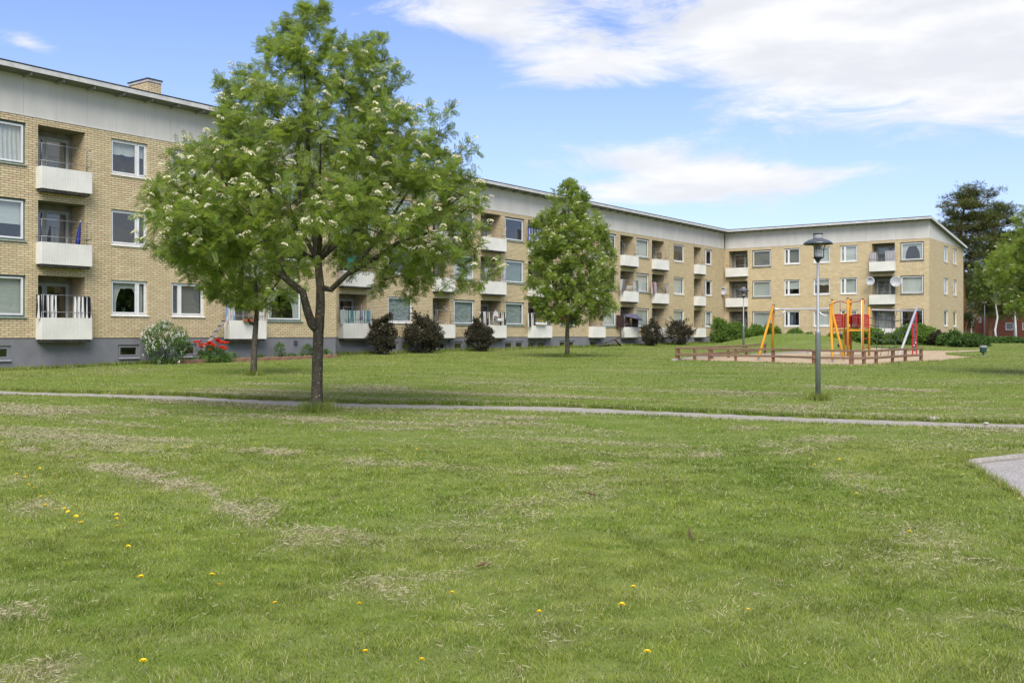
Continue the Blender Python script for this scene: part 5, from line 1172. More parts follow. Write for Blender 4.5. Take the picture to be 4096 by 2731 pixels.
# climbing tower
YC = 49.0
def Q(zx, zy, dY=0, zoom=2): return P((3040 if zoom == 2 else 3380)+zx/5.0575, 1170+zy/5.0575, YC+dY)
ct = thing('play_tower', 'climbing tower of orange posts with red panels, rope net and leaning steel tube', 'climbing frame', G(3400, 1424))
posts = {}
for nm, px, top, dY in (('p1', 3328.7, 1201, .4), ('p2', 3391, 1195, -.9), ('p3', 3403.4, 1201, .9), ('p4', 3376.7, 1249.5, -.1), ('p5', 3451, 1198, -.6), ('p6', 3476.3, 1226.5, .2)):
    Y = YC+dY; tpp = P(px, top, Y); bt = Vector((tpp.x, Y, H(tpp.x, Y)-.1)); posts[nm] = (tpp, bt)
    po = obj('post', MB().tube([bt, tpp], .055 if nm != 'p4' else .045, 12), YEL, ct, smooth=True); obj('post_cap', MB().tube([tpp, tpp+Vector((0, 0, .05))], [.06, .05], 12), BLACKM, po)
def zrow(py, Y): return EYE+(HY-py)/F*Y
def panel(a, b_, y0, y1, slots=True, ring=None, name='panel', m=None):
    A, B_ = posts[a][0].copy(), posts[b_][0].copy(); A.z = B_.z = 0; d = (B_-A); L = d.length; M = Matrix.Translation(A) @ Matrix.Rotation(math.atan2(d.y, d.x), 4, 'Z'); Y = (A.y+B_.y)/2; z0, z1 = zrow(y1, Y), zrow(y0, Y); mb = MB()
    if slots:
        n = 8; hgt_ = (z1-z0)/n
        for k in range(n):
            inset = .07 if k not in (0, n-1) else .05; mb.bbox(inset, L-inset, -.018, .018, z0+k*hgt_+(.006 if k else 0), z0+(k+1)*hgt_-(.006 if k < n-1 else 0), .004)
        mb.bbox(.05, .14, -.02, .02, z0, z1, .004); mb.bbox(L-.14, L-.05, -.02, .02, z0, z1, .004)
        mb.tube([(.06, 0, z1-.02), (L*.3, 0, z1+.02), (L*.7, 0, z1+.02), (L-.06, 0, z1-.02)], .022, 6)
    else: mb.bbox(.05, L-.05, -.02, .02, z0, z1, .01)
    pn = obj(name, mb, m or REDP, ct, M)
    if ring:
        for c_ in ring:
            x = L*c_; zc = (z0+z1)/2+.02; pts = [(x+.115*math.copysign(abs(math.cos(k*math.pi/10))**.6, math.cos(k*math.pi/10)), -.05, zc+.21*math.copysign(abs(math.sin(k*math.pi/10))**.7, math.sin(k*math.pi/10))) for k in range(21)]
            obj('ring', MB().tube(pts, .02, 6, False), REDP, pn, M, smooth=True); obj('ring_plate', MB().bbox(x-.09, x+.09, -.04, -.024, zc-.18, zc+.18, .01), REDP, pn, M)
panel('p1', 'p4', 1259.5, 1310.5); panel('p3', 'p5', 1259.5, 1311, ring=(.72,)); panel('p5', 'p6', 1260, 1311, slots=True); panel('p4', 'p2', 1257, 1309, slots=True); panel('p2', 'p3', 1262, 1295, slots=False, name='side_panel')
panel('p4', 'p3', 1331, 1380, slots=False, name='lower_panel')
def beam_(a, b_, py, hh=.10, m=None, name='beam'):
    A, B_ = posts[a][0].copy(), posts[b_][0].copy(); z = zrow(py, (A.y+B_.y)/2); A.z = B_.z = z; d = B_-A; M = Matrix.Translation(A) @ Matrix.Rotation(math.atan2(d.y, d.x), 4, 'Z'); obj(name, MB().bbox(.04, d.length-.04, -.035, .035, -hh/2, hh/2, .006), m or YEL, ct, M)
for a_, b2 in (('p1', 'p4'), ('p4', 'p2'), ('p2', 'p5'), ('p5', 'p6'), ('p3', 'p6')): beam_(a_, b2, 1320.7)
pf = MB(); pc = [posts[k][0] for k in ('p1', 'p4', 'p2', 'p5', 'p6', 'p3')]; zf = zrow(1316, YC); pf.add([(p.x, p.y, zf) for p in pc]+[(p.x, p.y, zf-.04) for p in pc], [(0, 1, 2, 3, 4, 5), (11, 10, 9, 8, 7, 6)]+[(i, (i+1) % 6, 6+(i+1) % 6, 6+i) for i in range(6)]); obj('platform', pf, plain('platform_board', (.22, .13, .05), .8, .2, 4), ct)
def arch(a, b_, pys, n=9):
    A, B_ = posts[a][0], posts[b_][0]; pts = []
    for i in range(n):
        f = i/(n-1); k = f*(len(pys)-1); i0 = min(int(k), len(pys)-2); g = k-i0; g = g*g*(3-2*g); py = pys[i0]*(1-g)+pys[i0+1]*g; Y = A.y+(B_.y-A.y)*f; pts.append((A.x+(B_.x-A.x)*f, Y, zrow(py, Y)))
    obj('handrail', MB().tube(pts, .02, 8), REDP, ct, smooth=True); return pts
arch('p1', 'p2', (1214, 1204.5, 1212)); arch('p3', 'p5', (1209.5, 1207, 1198.5)); arch('p2', 'p3', (1212, 1214))
t_ = P(3454, 1199, YC-.6); obj('handrail', MB().tube([t_, t_+Vector((.05, 0, -.02)), t_+Vector((.07, 0, -.14)), t_+Vector((.01, 0, -.2))], .02, 6), REDP, ct, smooth=True)
gx_ = P(3446, 1200, YC-1.1); obj('fireman_pole', MB().tube([gx_, (gx_.x, gx_.y, H(gx_.x, gx_.y))], .022, 8), plain('pale_pole', (.62, .62, .60), .4, .05, 4), ct, smooth=True)
rx = P(3360.3, 1205, YC-.4); ro_ = obj('climbing_rope', MB().tube([rx, (rx.x, rx.y, H(rx.x, rx.y)+.02)], .014, 5), plain('red_brown_rope', (.20, .09, .08), .8, .2, 20), ct)
for py, dx in ((1341, .01), (1381.5, -.05)): z = zrow(py, rx.y); obj('climbing_ball', MB().lathe((rx.x+dx, rx.y, z), [(.005, -.085), (.05, -.07), (.08, -.03), (.085, 0), (.08, .03), (.05, .07), (.005, .085)], 16), BLACKM, ro_, smooth=True)
for py in (1354, 1390): A, B_ = posts['p5'][0].copy(), posts['p6'][0].copy(); A.z = B_.z = zrow(py, YC); obj('rung', MB().tube([A, B_], .018, 8), REDP, ct, smooth=True)
# steel beam, leaning tube and rope net
BT, BE = P(3481, 1239, YC+.2), P(3660, 1243.5, YC+.2); STL = plain('lilac_grey_steel', (.38, .37, .41), .4, .08, 3, .04, .001, .5)
obj('steel_beam', MB().tube([BT, BT+Vector((.1, 0, 0)), BE], [.02, .038, .042], 12), STL, ct, smooth=True)
lt, lb = P(3668.5, 1227, YC), G(3591, 1429); obj('leaning_tube', MB().tube([lt, lb-Vector((0, 0, .1))], .058, 14), STL, ct, smooth=True)
def npt(x, y): return P(3380+x/5.0575, 1170+y/5.0575, YC+.15)
def rope(pts, r): 
    P_ = [npt(*p) for p in pts]; out = []
    for i in range(len(P_)-1):
        for k in range(5):
            f = k/5; a0 = P_[max(0, i-1)]; a1 = P_[i]; a2 = P_[i+1]; a3 = P_[min(len(P_)-1, i+2)]; out.append(.5*((2*a1)+(a2-a0)*f+(2*a0-5*a1+4*a2-a3)*f*f+(3*a1-a0-3*a2+a3)*f**3))
    return MB().tube(out+[P_[-1]], r, 4)
net = obj('rope_net', MB().tube([npt(505, 505), npt(505, 506)], .01, 4), ROPE, ct)
for pts in (((505, 508), (680, 545), (840, 562), (1000, 576), (1180, 556), (1335, 518)), ((505, 648), (670, 695), (900, 714), (1140, 706), (1290, 650)), ((505, 785), (660, 828), (860, 847), (1080, 828), (1230, 790)), ((505, 925), (660, 955), (860, 976), (1040, 970), (1160, 932)), ((505, 1060), (640, 1098), (860, 1122), (1000, 1108), (1100, 1072))):
    obj('rope', rope(pts, .018), ROPE, net)
for pts in (((680, 380), (670, 700), (655, 950), (638, 1140), (640, 1180)), ((862, 380), (835, 560), (800, 760), (765, 970), (745, 1150), (715, 1275)), ((1045, 385), (1000, 580), (945, 800), (910, 980), (885, 1140), (870, 1270)), ((1215, 385), (1180, 560), (1120, 740), (1040, 970), (1000, 1110), (1008, 1320))):
    obj('rope', rope(pts, .014), ROPE, net)
wa, wb = P(3647.5, 1290, YC+1.2), P(3666, 1252, YC+1.2); mb = MB()
def cwb(px0, px1, py0, py1, name, m, dy=0, th=.03): A, B_ = P(px0, py0, YC+1.2+dy), P(px1, py1, YC+1.2+dy); obj(name, MB().bbox(A.x, B_.x, A.y-th, A.y+th, B_.z, A.z, .008), m, ct)
cwb(3652, 3665, 1262, 1404, 'climbing_wall', plain('grey_wall_board', (.085, .085, .095), .6, .1, 4), 0, .02); cwb(3648, 3652.2, 1290, 1427, 'wall_rail', REDP); cwb(3664.6, 3668.4, 1250, 1427, 'wall_rail', REDP)
for px, py in ((3661, 1281), (3655, 1302.5), (3664, 1324.5), (3655, 1346.5), (3662, 1371), (3656, 1382)): c_ = P(px, py, YC+1.13); obj('hold', MB().lathe(c_, [(.005, -.03), (.035, -.02), (.04, .01), (.01, .035)], 8), REDP if py < 1360 else BLIND2, ct)

# litter bin
bb = G(3933, 1422); bt_ = thing('litter_bin', 'green litter bin with a grey rim standing on the grass past the playground', 'litter bin', bb); r_ = bb.y/F
obj('body', MB().lathe(bb, [(8.5*r_, 12*r_), (12*r_, 13*r_), (13.5*r_, 32*r_)], 18), plain('bin_green', (.018, .07, .055), .5, .2, 6), bt_, smooth=False)
obj('rim', MB().lathe(bb, [(13.8*r_, 32*r_), (14*r_, 38*r_), (13.4*r_, 40.5*r_)], 18), plain('bin_grey', (.27, .28, .29), .5, .1, 6), bt_); obj('pedestal', MB().lathe(bb, [(9*r_, -4*r_), (8.5*r_, 1.5*r_), (4.5*r_, 2*r_), (4.5*r_, 12*r_)], 12), plain('bin_foot', (.16, .15, .15), .7, .2, 8), bt_)

# red brick building and garages far behind
RBR = m_brick('red_brick', (.25, .075, .045), (.19, .06, .04), (.29, .10, .06), (.16, .12, .10), .26, .08, .2)
rb = DP(2285, 770, 146); rb.z = H(rb.x, rb.y); RB_ = thing('brick_building', 'long red brick apartment building far behind the pines', 'apartment building', rb)
def redwing(xa, xb, Y, top, wins, dep=10, slant=.06):
    A = DP(xa, 770, Y); B_ = DP(xb, 770, Y*(1-slant)); A.z = B_.z = 0; d = B_-A; M = Matrix.Translation(A) @ Matrix.Rotation(math.atan2(d.y, d.x), 4, 'Z'); L = d.length; z1 = EYE+(HY/1.7415-top)*1.7415/F*Y
    ops = []
    for x0, x1, y0, y1 in wins:
        f0, f1 = (x0-xa)/(xb-xa)*L, (x1-xa)/(xb-xa)*L; ops.append((f0, f1, EYE+(HY/1.7415-y1)*1.7415/F*Y, EYE+(HY/1.7415-y0)*1.7415/F*Y, .12))
    mb = MB(); rec_wall(mb, 0, L, .2, z1, ops); mb.add([(0, 0, .2), (0, dep, .2), (0, dep, z1), (0, 0, z1), (L, 0, .2), (L, dep, .2), (L, dep, z1), (L, 0, z1)], [(0, 1, 2, 3), (4, 7, 6, 5), (3, 2, 6, 7)])
    obj('wall', mb, RBR, RB_, M, origin=(0, 0, 0))
    for f0, f1, c, d_, e in ops:
        fw = MB(); w_ = .1; fw.box(f0+.01, f0+w_, .04, .1, c+.01, d_-.01); fw.box(f1-w_, f1-.01, .04, .1, c+.01, d_-.01); fw.box(f0+w_, f1-w_, .04, .1, c+.01, c+w_); fw.box(f0+w_, f1-w_, .04, .1, d_-w_, d_-.01)
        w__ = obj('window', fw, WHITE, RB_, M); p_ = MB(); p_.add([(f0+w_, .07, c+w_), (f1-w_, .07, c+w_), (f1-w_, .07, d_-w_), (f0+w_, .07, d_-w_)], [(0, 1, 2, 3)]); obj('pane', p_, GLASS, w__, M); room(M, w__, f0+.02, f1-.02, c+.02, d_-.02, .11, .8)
    r = MB(); r.box(-.2, L+.2, -.3, dep, z1, z1+.25); obj('roof', r, FELT, RB_, M)
W5 = []
for y0, y1 in ((690, 706), (727, 741)): W5 += [(x, x+6, y0, y1) for x in (2219, 2232, 2248)]
redwing(2205, 2258, 150, 655, W5+[(2221, 2226, 774, 777), (2233, 2238, 774, 777)], slant=0)
redwing(2258.5, 2420, 144, 655, [(2268, 2274, 690, 704), (2300, 2317, 690, 704), (2342, 2360, 690, 704), (2268, 2274, 738, 757), (2311, 2330, 741, 758), (2350, 2370, 741, 758), (2392, 2412, 741, 758)], slant=.05)
ga = DP(2214, 790, 112); gb = DP(2460, 790, 100); ga.z = H(ga.x, ga.y); gb.z = ga.z; d = gb-ga; gt = thing('garage_row', 'long low pale green garage row with a flat corrugated roof edge', 'garage', ga); M = Matrix.Translation(ga) @ Matrix.Rotation(math.atan2(d.y, d.x), 4, 'Z'); L = d.length; zg = EYE+(HY-1366)/F*106-ga.z
mb = MB(); mb.box(0, L, 0, 5, -.3, zg); obj('wall', mb, plain('pale_green_wall', (.34, .38, .32), .9, .15, .6), gt, M)
x = 1.5
while x < L-3: mb = MB().box(x, x+2.5, -.03, -.005, -.1, zg-.12); obj('garage_door', mb, plain('garage_door_paint', (.22, .27, .22), .7, .15, 1), gt, M); x += 3.1
mb = MB(); mb.box(-.3, L+.3, -.35, 5.3, zg+.005, zg+.42); obj('roof', mb, plain('grey_roof_edge', (.33, .35, .37), .6, .12, 2), gt, M)

# brick bed edging along the plinth
mb = MB(); s0, s1 = s_of(FR1, 712, -1.35), s_of(FR1, 1352, -1.0); k = 0; s = s0
be = thing('brick_edging', 'low flowerbed edging of upright reddish bricks below the plinth', 'brick edging', FR1 @ Vector((s0, -1.2, 0)))
rb_ = random.Random(4)
for i in range(14):
    a0, a1 = s0+(s1-s0)*i/14, s0+(s1-s0)*(i+1)/14; mb = MB(); x = a0
    while x < a1-.04:
        y = -1.25+.35*(x-s0)/(s1-s0); p = FR1 @ Vector((x, y, 0)); z = H(p.x, p.y)-EYE; e = min(.235, a1-x-.006); mb.bbox(x, x+e, y-.05, y+.05, z-.05, z+.15+rb_.uniform(-.02, .02), .008); x += .245
    obj('brick_run', mb, plain('edging_brick', (.30, .17, .11), .9, .3, 5, .3), be, FR1)
# stones and litter at the far verge of the path
for px, py, s_, lb in ((3523, 1671, .10, 'flat pale stone lying on the far edge of the path'), (3733, 1678, .12, 'largest white stone lying on the path edge at the right'), (3232, 1661, .05, 'small white stone on the path edge below the near lamp'), (3428, 1660, .05, 'small whitish pebble at the path edge between lamp and flat stone'), (3944, 1693, .05, 'small grey pebble farthest right on the path')):
    g = G(px, py); me = MB().lathe(g, [(s_*.3, -.02), (s_*1.0, .0), (s_*.9, s_*.25), (s_*.4, s_*.42), (s_*.05, s_*.46)], 9); me.v = [(x+rb_.uniform(-1, 1)*s_*.12, y+rb_.uniform(-1, 1)*s_*.12, z+rb_.uniform(-1, 1)*s_*.05) for x, y, z in me.v]; single('stone', me, plain('pale_stone', (.42, .40, .37), .8, .2, 12), g, lb, 'stone')
for pts, lb in ((((1582, 1222), (1586, 1232), (1590, 1243), (1593, 1250)), 'thin brown stick lying on the lawn right of centre'), (((1345, 1138), (1355, 1141), (1368, 1144)), 'short dark twig lying on the lawn near the centre'), (((1095, 1311), (1110, 1306), (1124, 1304)), 'short pale twig below the centre of the lawn')):
    P_ = [DG(*p)+Vector((0, 0, .035)) for p in pts]; single('stick', MB().tube(P_, [.005, .009, .008, .004][:len(P_)], 6), plain('stick_bark', (.16, .08, .045), .8, .2, 20), P_[0], lb, 'stick')
# dandelions
dl = [(325, 1352), (328, 1555), (972, 1553), (482, 1345), (502, 1371), (1238, 1434), (1457, 1373), (1428, 1421), (835, 1530), (822, 1417), (635, 1412), (1035, 1392) , (42, 1105), (120, 1110), (73, 1140), (95, 1160), (110, 1152), (55, 1110), (127, 1192), (147, 1187), (160, 1191), (175, 1204), (189, 1203), (186, 1218), (172, 1216), (270, 1202), (273, 1229), (290, 1276), (3, 1054), (2, 1028), (1998, 1054), (2088, 1240), (1713, 1430), (1860, 1068), (1870, 1082), (1930, 1066), (1955, 1108), (1965, 1149), (168, 1000), (525, 1084), (432, 1040), (960, 1042), (2232, 1062), (1482, 1530), (2095, 940), (1828, 930), (2048, 945), (90, 1088), (108, 1180), (64, 1128), (262, 1210)]
DY = plain('dandelion_yellow', (.88, .64, .010), .7, .12, 60); DS = plain('dandelion_stem', (.14, .2, .07), .6, .1, 20)
def dandelion(p, s_=.02, stem=.055, label=None, grp=None, sd3=0):
    r = random.Random(sd3); t = thing('dandelion', label, 'flower', p, grp); top = Vector(p)+Vector((r.uniform(-.01, .01), r.uniform(-.01, .01), stem)); obj('stem', MB().tube([p, top], .0022, 5), DS, t)
    mb = MB()
    for k in range(26):
        a = k*2.4; R_ = s_*(.45+.55*((k % 3)+1)/3); up = .012*(3-(k % 3))/3; c, s__ = math.cos(a), math.sin(a); q = .22*s_; mb.add([top+Vector((0, 0, 0)), top+Vector((c*R_*.6-s__*q, s__*R_*.6+c*q, up*.8)), top+Vector((c*R_, s__*R_, up)), top+Vector((c*R_*.6+s__*q, s__*R_*.6-c*q, up*.8))], [(0, 1, 2, 3)])
    obj('flower_head', mb, DY, t); return t
pro = dandelion(DG(*dl[0]), .026, .075, 'small yellow dandelion flower open in the mown lawn', 'dandelions scattered over the lawn', 1)
for i, p in enumerate(dl[1:]):
    r = pro.copy(); COL.objects.link(r); g = DG(*p); r.location = g; sc = random.Random(i).uniform(.6, .95); r.scale = (sc, sc, random.Random(i+9).uniform(.85, 1.1)); r.rotation_euler = (random.Random(i+3).uniform(-.2, .4), random.Random(i+5).uniform(-.25, .25), i*1.3)
    for ch in pro.children: c = ch.copy(); COL.objects.link(c); c.parent = r
dandelion(TREE1+Vector((.03, -.22, 0)), .035, .30, 'taller yellow dandelion in front of the forked trunk of the largest rowan', None, 5); dandelion(TREE1+Vector((.17, -.20, 0)), .03, .16, 'lower yellow dandelion on the right at the foot of the largest rowan', None, 6)
dandelion(LAMP1+Vector((.02, -.1, 0)), .035, .08, 'yellow dandelion at the foot of the near street lamp', None, 7)

# buildings and trees opposite, beside and behind the viewpoint: the window panes mirror them
ob = thing('apartment_building', 'opposite yellow brick building standing outside the frame to the right', 'apartment building', Vector((52, -20, 0)))
for A, B_, hh in ((Vector((46, 62, 0)), Vector((58, 0, 0)), 9.2), (Vector((-10, -58, 0)), Vector((-62, -38, 0)), 9.2)):
    d = B_-A; M = Matrix.Translation(A) @ Matrix.Rotation(math.atan2(d.y, d.x), 4, 'Z'); L = d.length; flip = -1 if (M.inverted() @ Vector((0, 0, 0))).y > 0 else 1
    M = M if flip == 1 else Matrix.Translation(B_) @ Matrix.Rotation(math.atan2(-d.y, -d.x), 4, 'Z'); ops = []
    x = 2.0
    while x < L-3:
        for k in range(3): ops.append((x, x+1.9, 1.9+2.7*k, 3.2+2.7*k, .15))
        x += 3.6
    mb = MB(); rec_wall(mb, 0, L, -.5, hh, ops); mb.add([(0, 0, -.5), (0, 11, -.5), (0, 11, hh), (0, 0, hh), (L, 0, -.5), (L, 11, -.5), (L, 11, hh), (L, 0, hh)], [(0, 1, 2, 3), (4, 7, 6, 5), (3, 2, 6, 7)]); obj('wall', mb, BRICK, ob, M, origin=(0, 0, 0))
    r = MB(); r.box(-.3, L+.3, -.5, 11, hh+.003, hh+1.3); obj('roof', r, CLAD, ob, M)
    g = MB()
    for o in ops: g.add([(o[0], .15, o[2]), (o[1], .15, o[2]), (o[1], .15, o[3]), (o[0], .15, o[3])], [(0, 1, 2, 3)])
    obj('window_panes', g, plain('dark_pane', (.03, .035, .04), .1, .1, 2, spec=.8), ob, M)
for i, (x, y, R_, Hh) in enumerate(((36, 20, 3, 8), (40, 2, 3.5, 9.5), (33, -14, 3, 8), (-22, -28, 3.2, 9), (-38, -22, 3.5, 10), (-8, -40, 3, 9), (30, 36, 2.6, 7))):
    shrub('leafy_tree', ('leafy green tree standing outside the frame, '+('mirrored in the panes of the long facade', 'tallest one of the right hand row', 'behind and right of the viewpoint', 'behind and left of the viewpoint', 'farthest left behind the viewpoint', 'straight behind the viewpoint', 'smallest one at the right')[i]), (x, y, H(x, y)), rows_m(R_*2, Hh, ((.22, .3), (.35, .8), (.55, 1), (.8, .8), (1, .25))), 3000, .42, LEAFG, CL5, 200+i, cat='tree', stems=14, nclump=60, jit=.08)

rg = np.random.default_rng(77); n = 16000; an = rg.uniform(-1.3, 1.3, n); rr = 300+rg.normal(size=n)*12; top = 7+6*fbm(an*40+50, an*0+3, .8, 4, 61)+2; z = 1+top*rg.random(n)
V, Fc, tn = scatter(CL5, np.stack([np.sin(an)*rr, np.cos(an)*rr, z], -1), rg.normal(size=(n, 3)), 3.4*(.7+.6*rg.random(n)), np.stack([np.clip(rg.normal(.35, .12, n), 0, 1), rg.random(n)*.3, np.zeros(n)], -1), .3, rg)
tag(link_mesh('distant_woods', np_mesh('distant_woods', V, Fc, tn), LEAFG), 'far band of green woods beyond the buildings', 'woods', kind='stuff')
# ---------------------------------------------------------------- things people keep on the balconies
def fr(M, px): return s_of(M, px, -.40)
def wpt(M, s, y, z): return M @ Vector((s, y, z))
def bcurtain(key, k, a, b_, mt_, label, zt=1.44, zb_=.60, per=.13, amp=.028, seed=0, flare=0, y=None, wrap=None):
    M, s0, s1, o0, o1, zb, p = BAL[key, k]; y = -p+.055 if y is None else y; s0c, s1c = (fr(M, a), fr(M, b_)); r = random.Random(seed)
    mb = MB(); rows = curtain_rows(s0c, s1c, zb+zt, zb+zb_, y, amp, per, (lambda f, u, v: (u-flare*.2*f, v+flare*f)) if flare else None, seed=seed)
    rows = [[(x, yy, z+(.018*math.cos(i*.9) if j == 0 else 0)) for i, (x, yy, z) in enumerate(row)] for j, row in enumerate(rows)]
    if wrap == 'L': rows = [[(row[0][0], yy, row[0][2]) for yy in (-.05, -.15, -.25)]+row for row in rows]
    mb.sheet(rows); org = ((s0c+s1c)/2, y, zb+zb_); o = obj('balcony_curtain', mb, mt_, None, M, smooth=True, origin=org); return tag(o, label, 'curtain', 'fabric screens on the balconies')
BW = m_stripe('black_white_stripe', (.78, .76, .75), (.02, .02, .022), .16, .5); DW = m_stripe('brown_black_white_stripe', (.66, .64, .60), (.035, .028, .026), .18, .45)
TW = m_stripe('teal_white_stripe', (.52, .56, .54), (.03, .15, .17), .17, .55, (.45, .5, .5)); BL = m_stripe('blue_white_stripe', (.52, .53, .56), (.03, .07, .40), .30, .5)
LW = m_stripe('pale_blue_stripe', (.58, .58, .57), (.16, .27, .45), .22, .78, (.40, .30, .28)); GW = m_stripe('grey_stripe', (.46, .45, .42), (.17, .16, .15), .12, .5); RW = m_stripe('red_grey_stripe', (.44, .40, .40), (.24, .10, .10), .16, .55, (.10, .09, .12)); PW = m_stripe('pale_grey_stripe', (.55, .53, .55), (.40, .38, .42), .09, .5)
bcurtain('B', 0, 150, 228, BW, 'black and white striped balcony curtain on the left of the lowest nearest balcony', flare=.0, seed=1); bcurtain('B', 0, 297, 365, BW, 'black and white striped balcony curtain on the right of the lowest nearest balcony, flaring out', flare=.08, seed=2)
bcurtain('E', 0, 906, 947, LW, 'pale blue and white curtain at the left end of the balcony with the flower box', seed=3, amp=.035); bcurtain('E', 0, 1043, 1063, LW, 'narrow blue striped curtain at the right end of the balcony with the flower box', seed=4)
bcurtain('G', 0, 1364, 1488, TW, 'teal and white striped curtain across the balcony right of the forked trunk', zt=1.32, seed=5, per=.15)
bcurtain('G', 1, 1390, 1440, plain('teal_cloth', (.02, .22, .22), .85, .15, 8), 'plain teal curtain on the balcony half hidden behind the largest rowan', seed=6)
bcurtain('K', 0, 1922, 1965, DW, 'brown and white striped curtain left of the hanging shirt', seed=7); bcurtain('K', 0, 2004, 2026, DW, 'brown and white striped curtain right of the hanging shirt', seed=8)
bcurtain('K', 1, 2008, 2028, PW, 'pale grey striped cloth at the right end of the middle floor balcony', zt=1.62, seed=9); bcurtain('K', 1, 1942, 1968, PW, 'pale cloth at the left of the middle floor balcony beside the rowan leaves', seed=10)
bcurtain('M', 0, 2115, 2140, DW, 'dark striped curtain gathered left of the white flower trough', seed=11); bcurtain('M', 0, 2184, 2206, DW, 'dark striped curtain gathered right of the white flower trough', seed=12)
bcurtain('M', 2, 2116, 2204, BL, 'bright blue and white striped curtain on a top floor balcony behind the middle rowan', zt=1.55, seed=13, amp=.012, per=.3)
bcurtain('Q', 1, 2483, 2503, GW, 'grey striped curtain left of the folding chair on the balcony', seed=14, zt=1.5); bcurtain('Q', 1, 2534, 2555, GW, 'grey striped curtain right of the folding chair on the balcony', seed=15, zt=1.5)
bcurtain('S', 1, 2608, 2631, RW, 'reddish striped curtain left of the white hanging pot', seed=16, zt=1.5); bcurtain('S', 1, 2665, 2676, RW, 'reddish striped curtain right of the white hanging pot', seed=17, zt=1.5)
BRN = plain('dark_brown_cloth', (.045, .022, .02), .9, .25, 3)
bcurtain('Q', 0, 2481, 2504, BRN, 'dark brown cloth screen left of the open parasol pole', seed=18, zt=1.50, amp=.008, per=.5, wrap='L'); bcurtain('Q', 0, 2503, 2524, BRN, 'dark brown cloth screen sloping down behind the open parasol', seed=19, zt=1.36, amp=.006, per=.5, y=-.30); bcurtain('Q', 0, 2530, 2556, BRN, 'dark brown cloth screen right of the open parasol pole', seed=20, zt=1.30, amp=.006, per=.5)
bcurtain('f', 2, 3478.5, 3506, PW, 'white striped cloth left on the top balcony at the far right', seed=21, zt=1.42, amp=.02, per=.12); bcurtain('f', 2, 3541, 3579, PW, 'white striped cloth right on the top balcony at the far right, sagging in the middle', seed=22, zt=1.5, amp=.02, per=.12)
bcurtain('f', 2, 3539.5, 3541.5, plain('turquoise_cloth', (.05, .42, .46), .8, .1, 8), 'narrow turquoise strip of cloth on the top balcony at the far right', seed=23, zt=1.42, amp=.004)
# closed parasols
def closed_parasol(M, s, y, z0, z1, m, label, r=.07, tilt=0, pole=True):
    b = wpt(M, s, y, z0); t = thing('folded_parasol', label, 'parasol', b, None); tw = Vector((tilt, 0, z1-z0)); ex = M.to_3x3() @ tw; n = 10
    pr = [(r*.35, 0), (r*1.1, .03), (r, .25), (r*.75, .55), (r*.4, .85), (.008, 1)]; mb = MB(); nn = 14
    for q, f in pr:
        for k in range(nn): a = 6.283*k/nn; rr = q*(1+.22*math.cos(a*7)); mb.v.append(tuple(b+ex*f+Vector((math.cos(a)*rr, math.sin(a)*rr, 0))))
    for i in range(len(pr)-1):
        for k in range(nn): mb.f.append((i*nn+k, i*nn+(k+1) % nn, (i+1)*nn+(k+1) % nn, (i+1)*nn+k))
    obj('canopy', mb, m, t, smooth=True); obj('pole', MB().tube([b-ex*.25, b+ex*1.04], .011, 6), WHITE, t)
M, s0, s1, o0, o1, zb, p = BAL['B', 1]; closed_parasol(M, s_of(M, 309, -.15), -.15, zb+.5, zb+1.52, plain('deep_blue_cloth', (.012, .03, .22), .7, .2, 6), 'closed deep blue parasol leaning in the corner of the middle nearest balcony', .075, .12)
M, s0, s1, o0, o1, zb, p = BAL['G', 0]; closed_parasol(M, s_of(M, 1445, -.47), -.47, zb+.85, zb+1.60, m_stripe('check_cloth', (.40, .38, .44), (.16, .15, .22), .03, .5), 'folded grey checked parasol in front of the teal striped curtain', .06)
# open parasol
M, s0, s1, o0, o1, zb, p = BAL['Q', 0]; sc0 = s_of(M, 2528, -.35); b = wpt(M, sc0, -.30, zb-.14); t = thing('open_parasol', 'open purple grey parasol tilted over the edge of a ground floor balcony', 'parasol', b)
obj('pole', MB().tube([b, wpt(M, sc0, -.30, zb+1.62)], .017, 8), WHITE, t); top = Vector((sc0+.06, -.42, zb+1.66)); mb = MB(); tilt = Matrix.Rotation(math.radians(7), 4, 'Y') @ Matrix.Rotation(math.radians(10), 4, 'X')
mb.v.append(tuple(top)); nn = 24
for q, dz in ((.28, -.045), (.55, -.14), (.82, -.30), (.84, -.37)):
    for k in range(nn): a = 6.283*k/nn; rr = q*(1-.05*(k % 3 != 0)); mb.v.append(tuple(top+(tilt @ Vector((math.cos(a)*rr, math.sin(a)*rr, dz+(.0 if k % 3 == 0 else .015))))))
for k in range(nn): mb.f.append((0, 1+k, 1+(k+1) % nn))
for i in range(3):
    for k in range(nn): mb.f.append((1+i*nn+k, 1+(i+1)*nn+k, 1+(i+1)*nn+(k+1) % nn, 1+i*nn+(k+1) % nn))
obj('canopy', mb, plain('purple_grey_cloth', (.085, .078, .125), .8, .12, 3), t, M); obj('finial', MB().lathe(M @ top, [(.012, 0), (.015, .03), (.004, .06)], 8), WHITE, t)
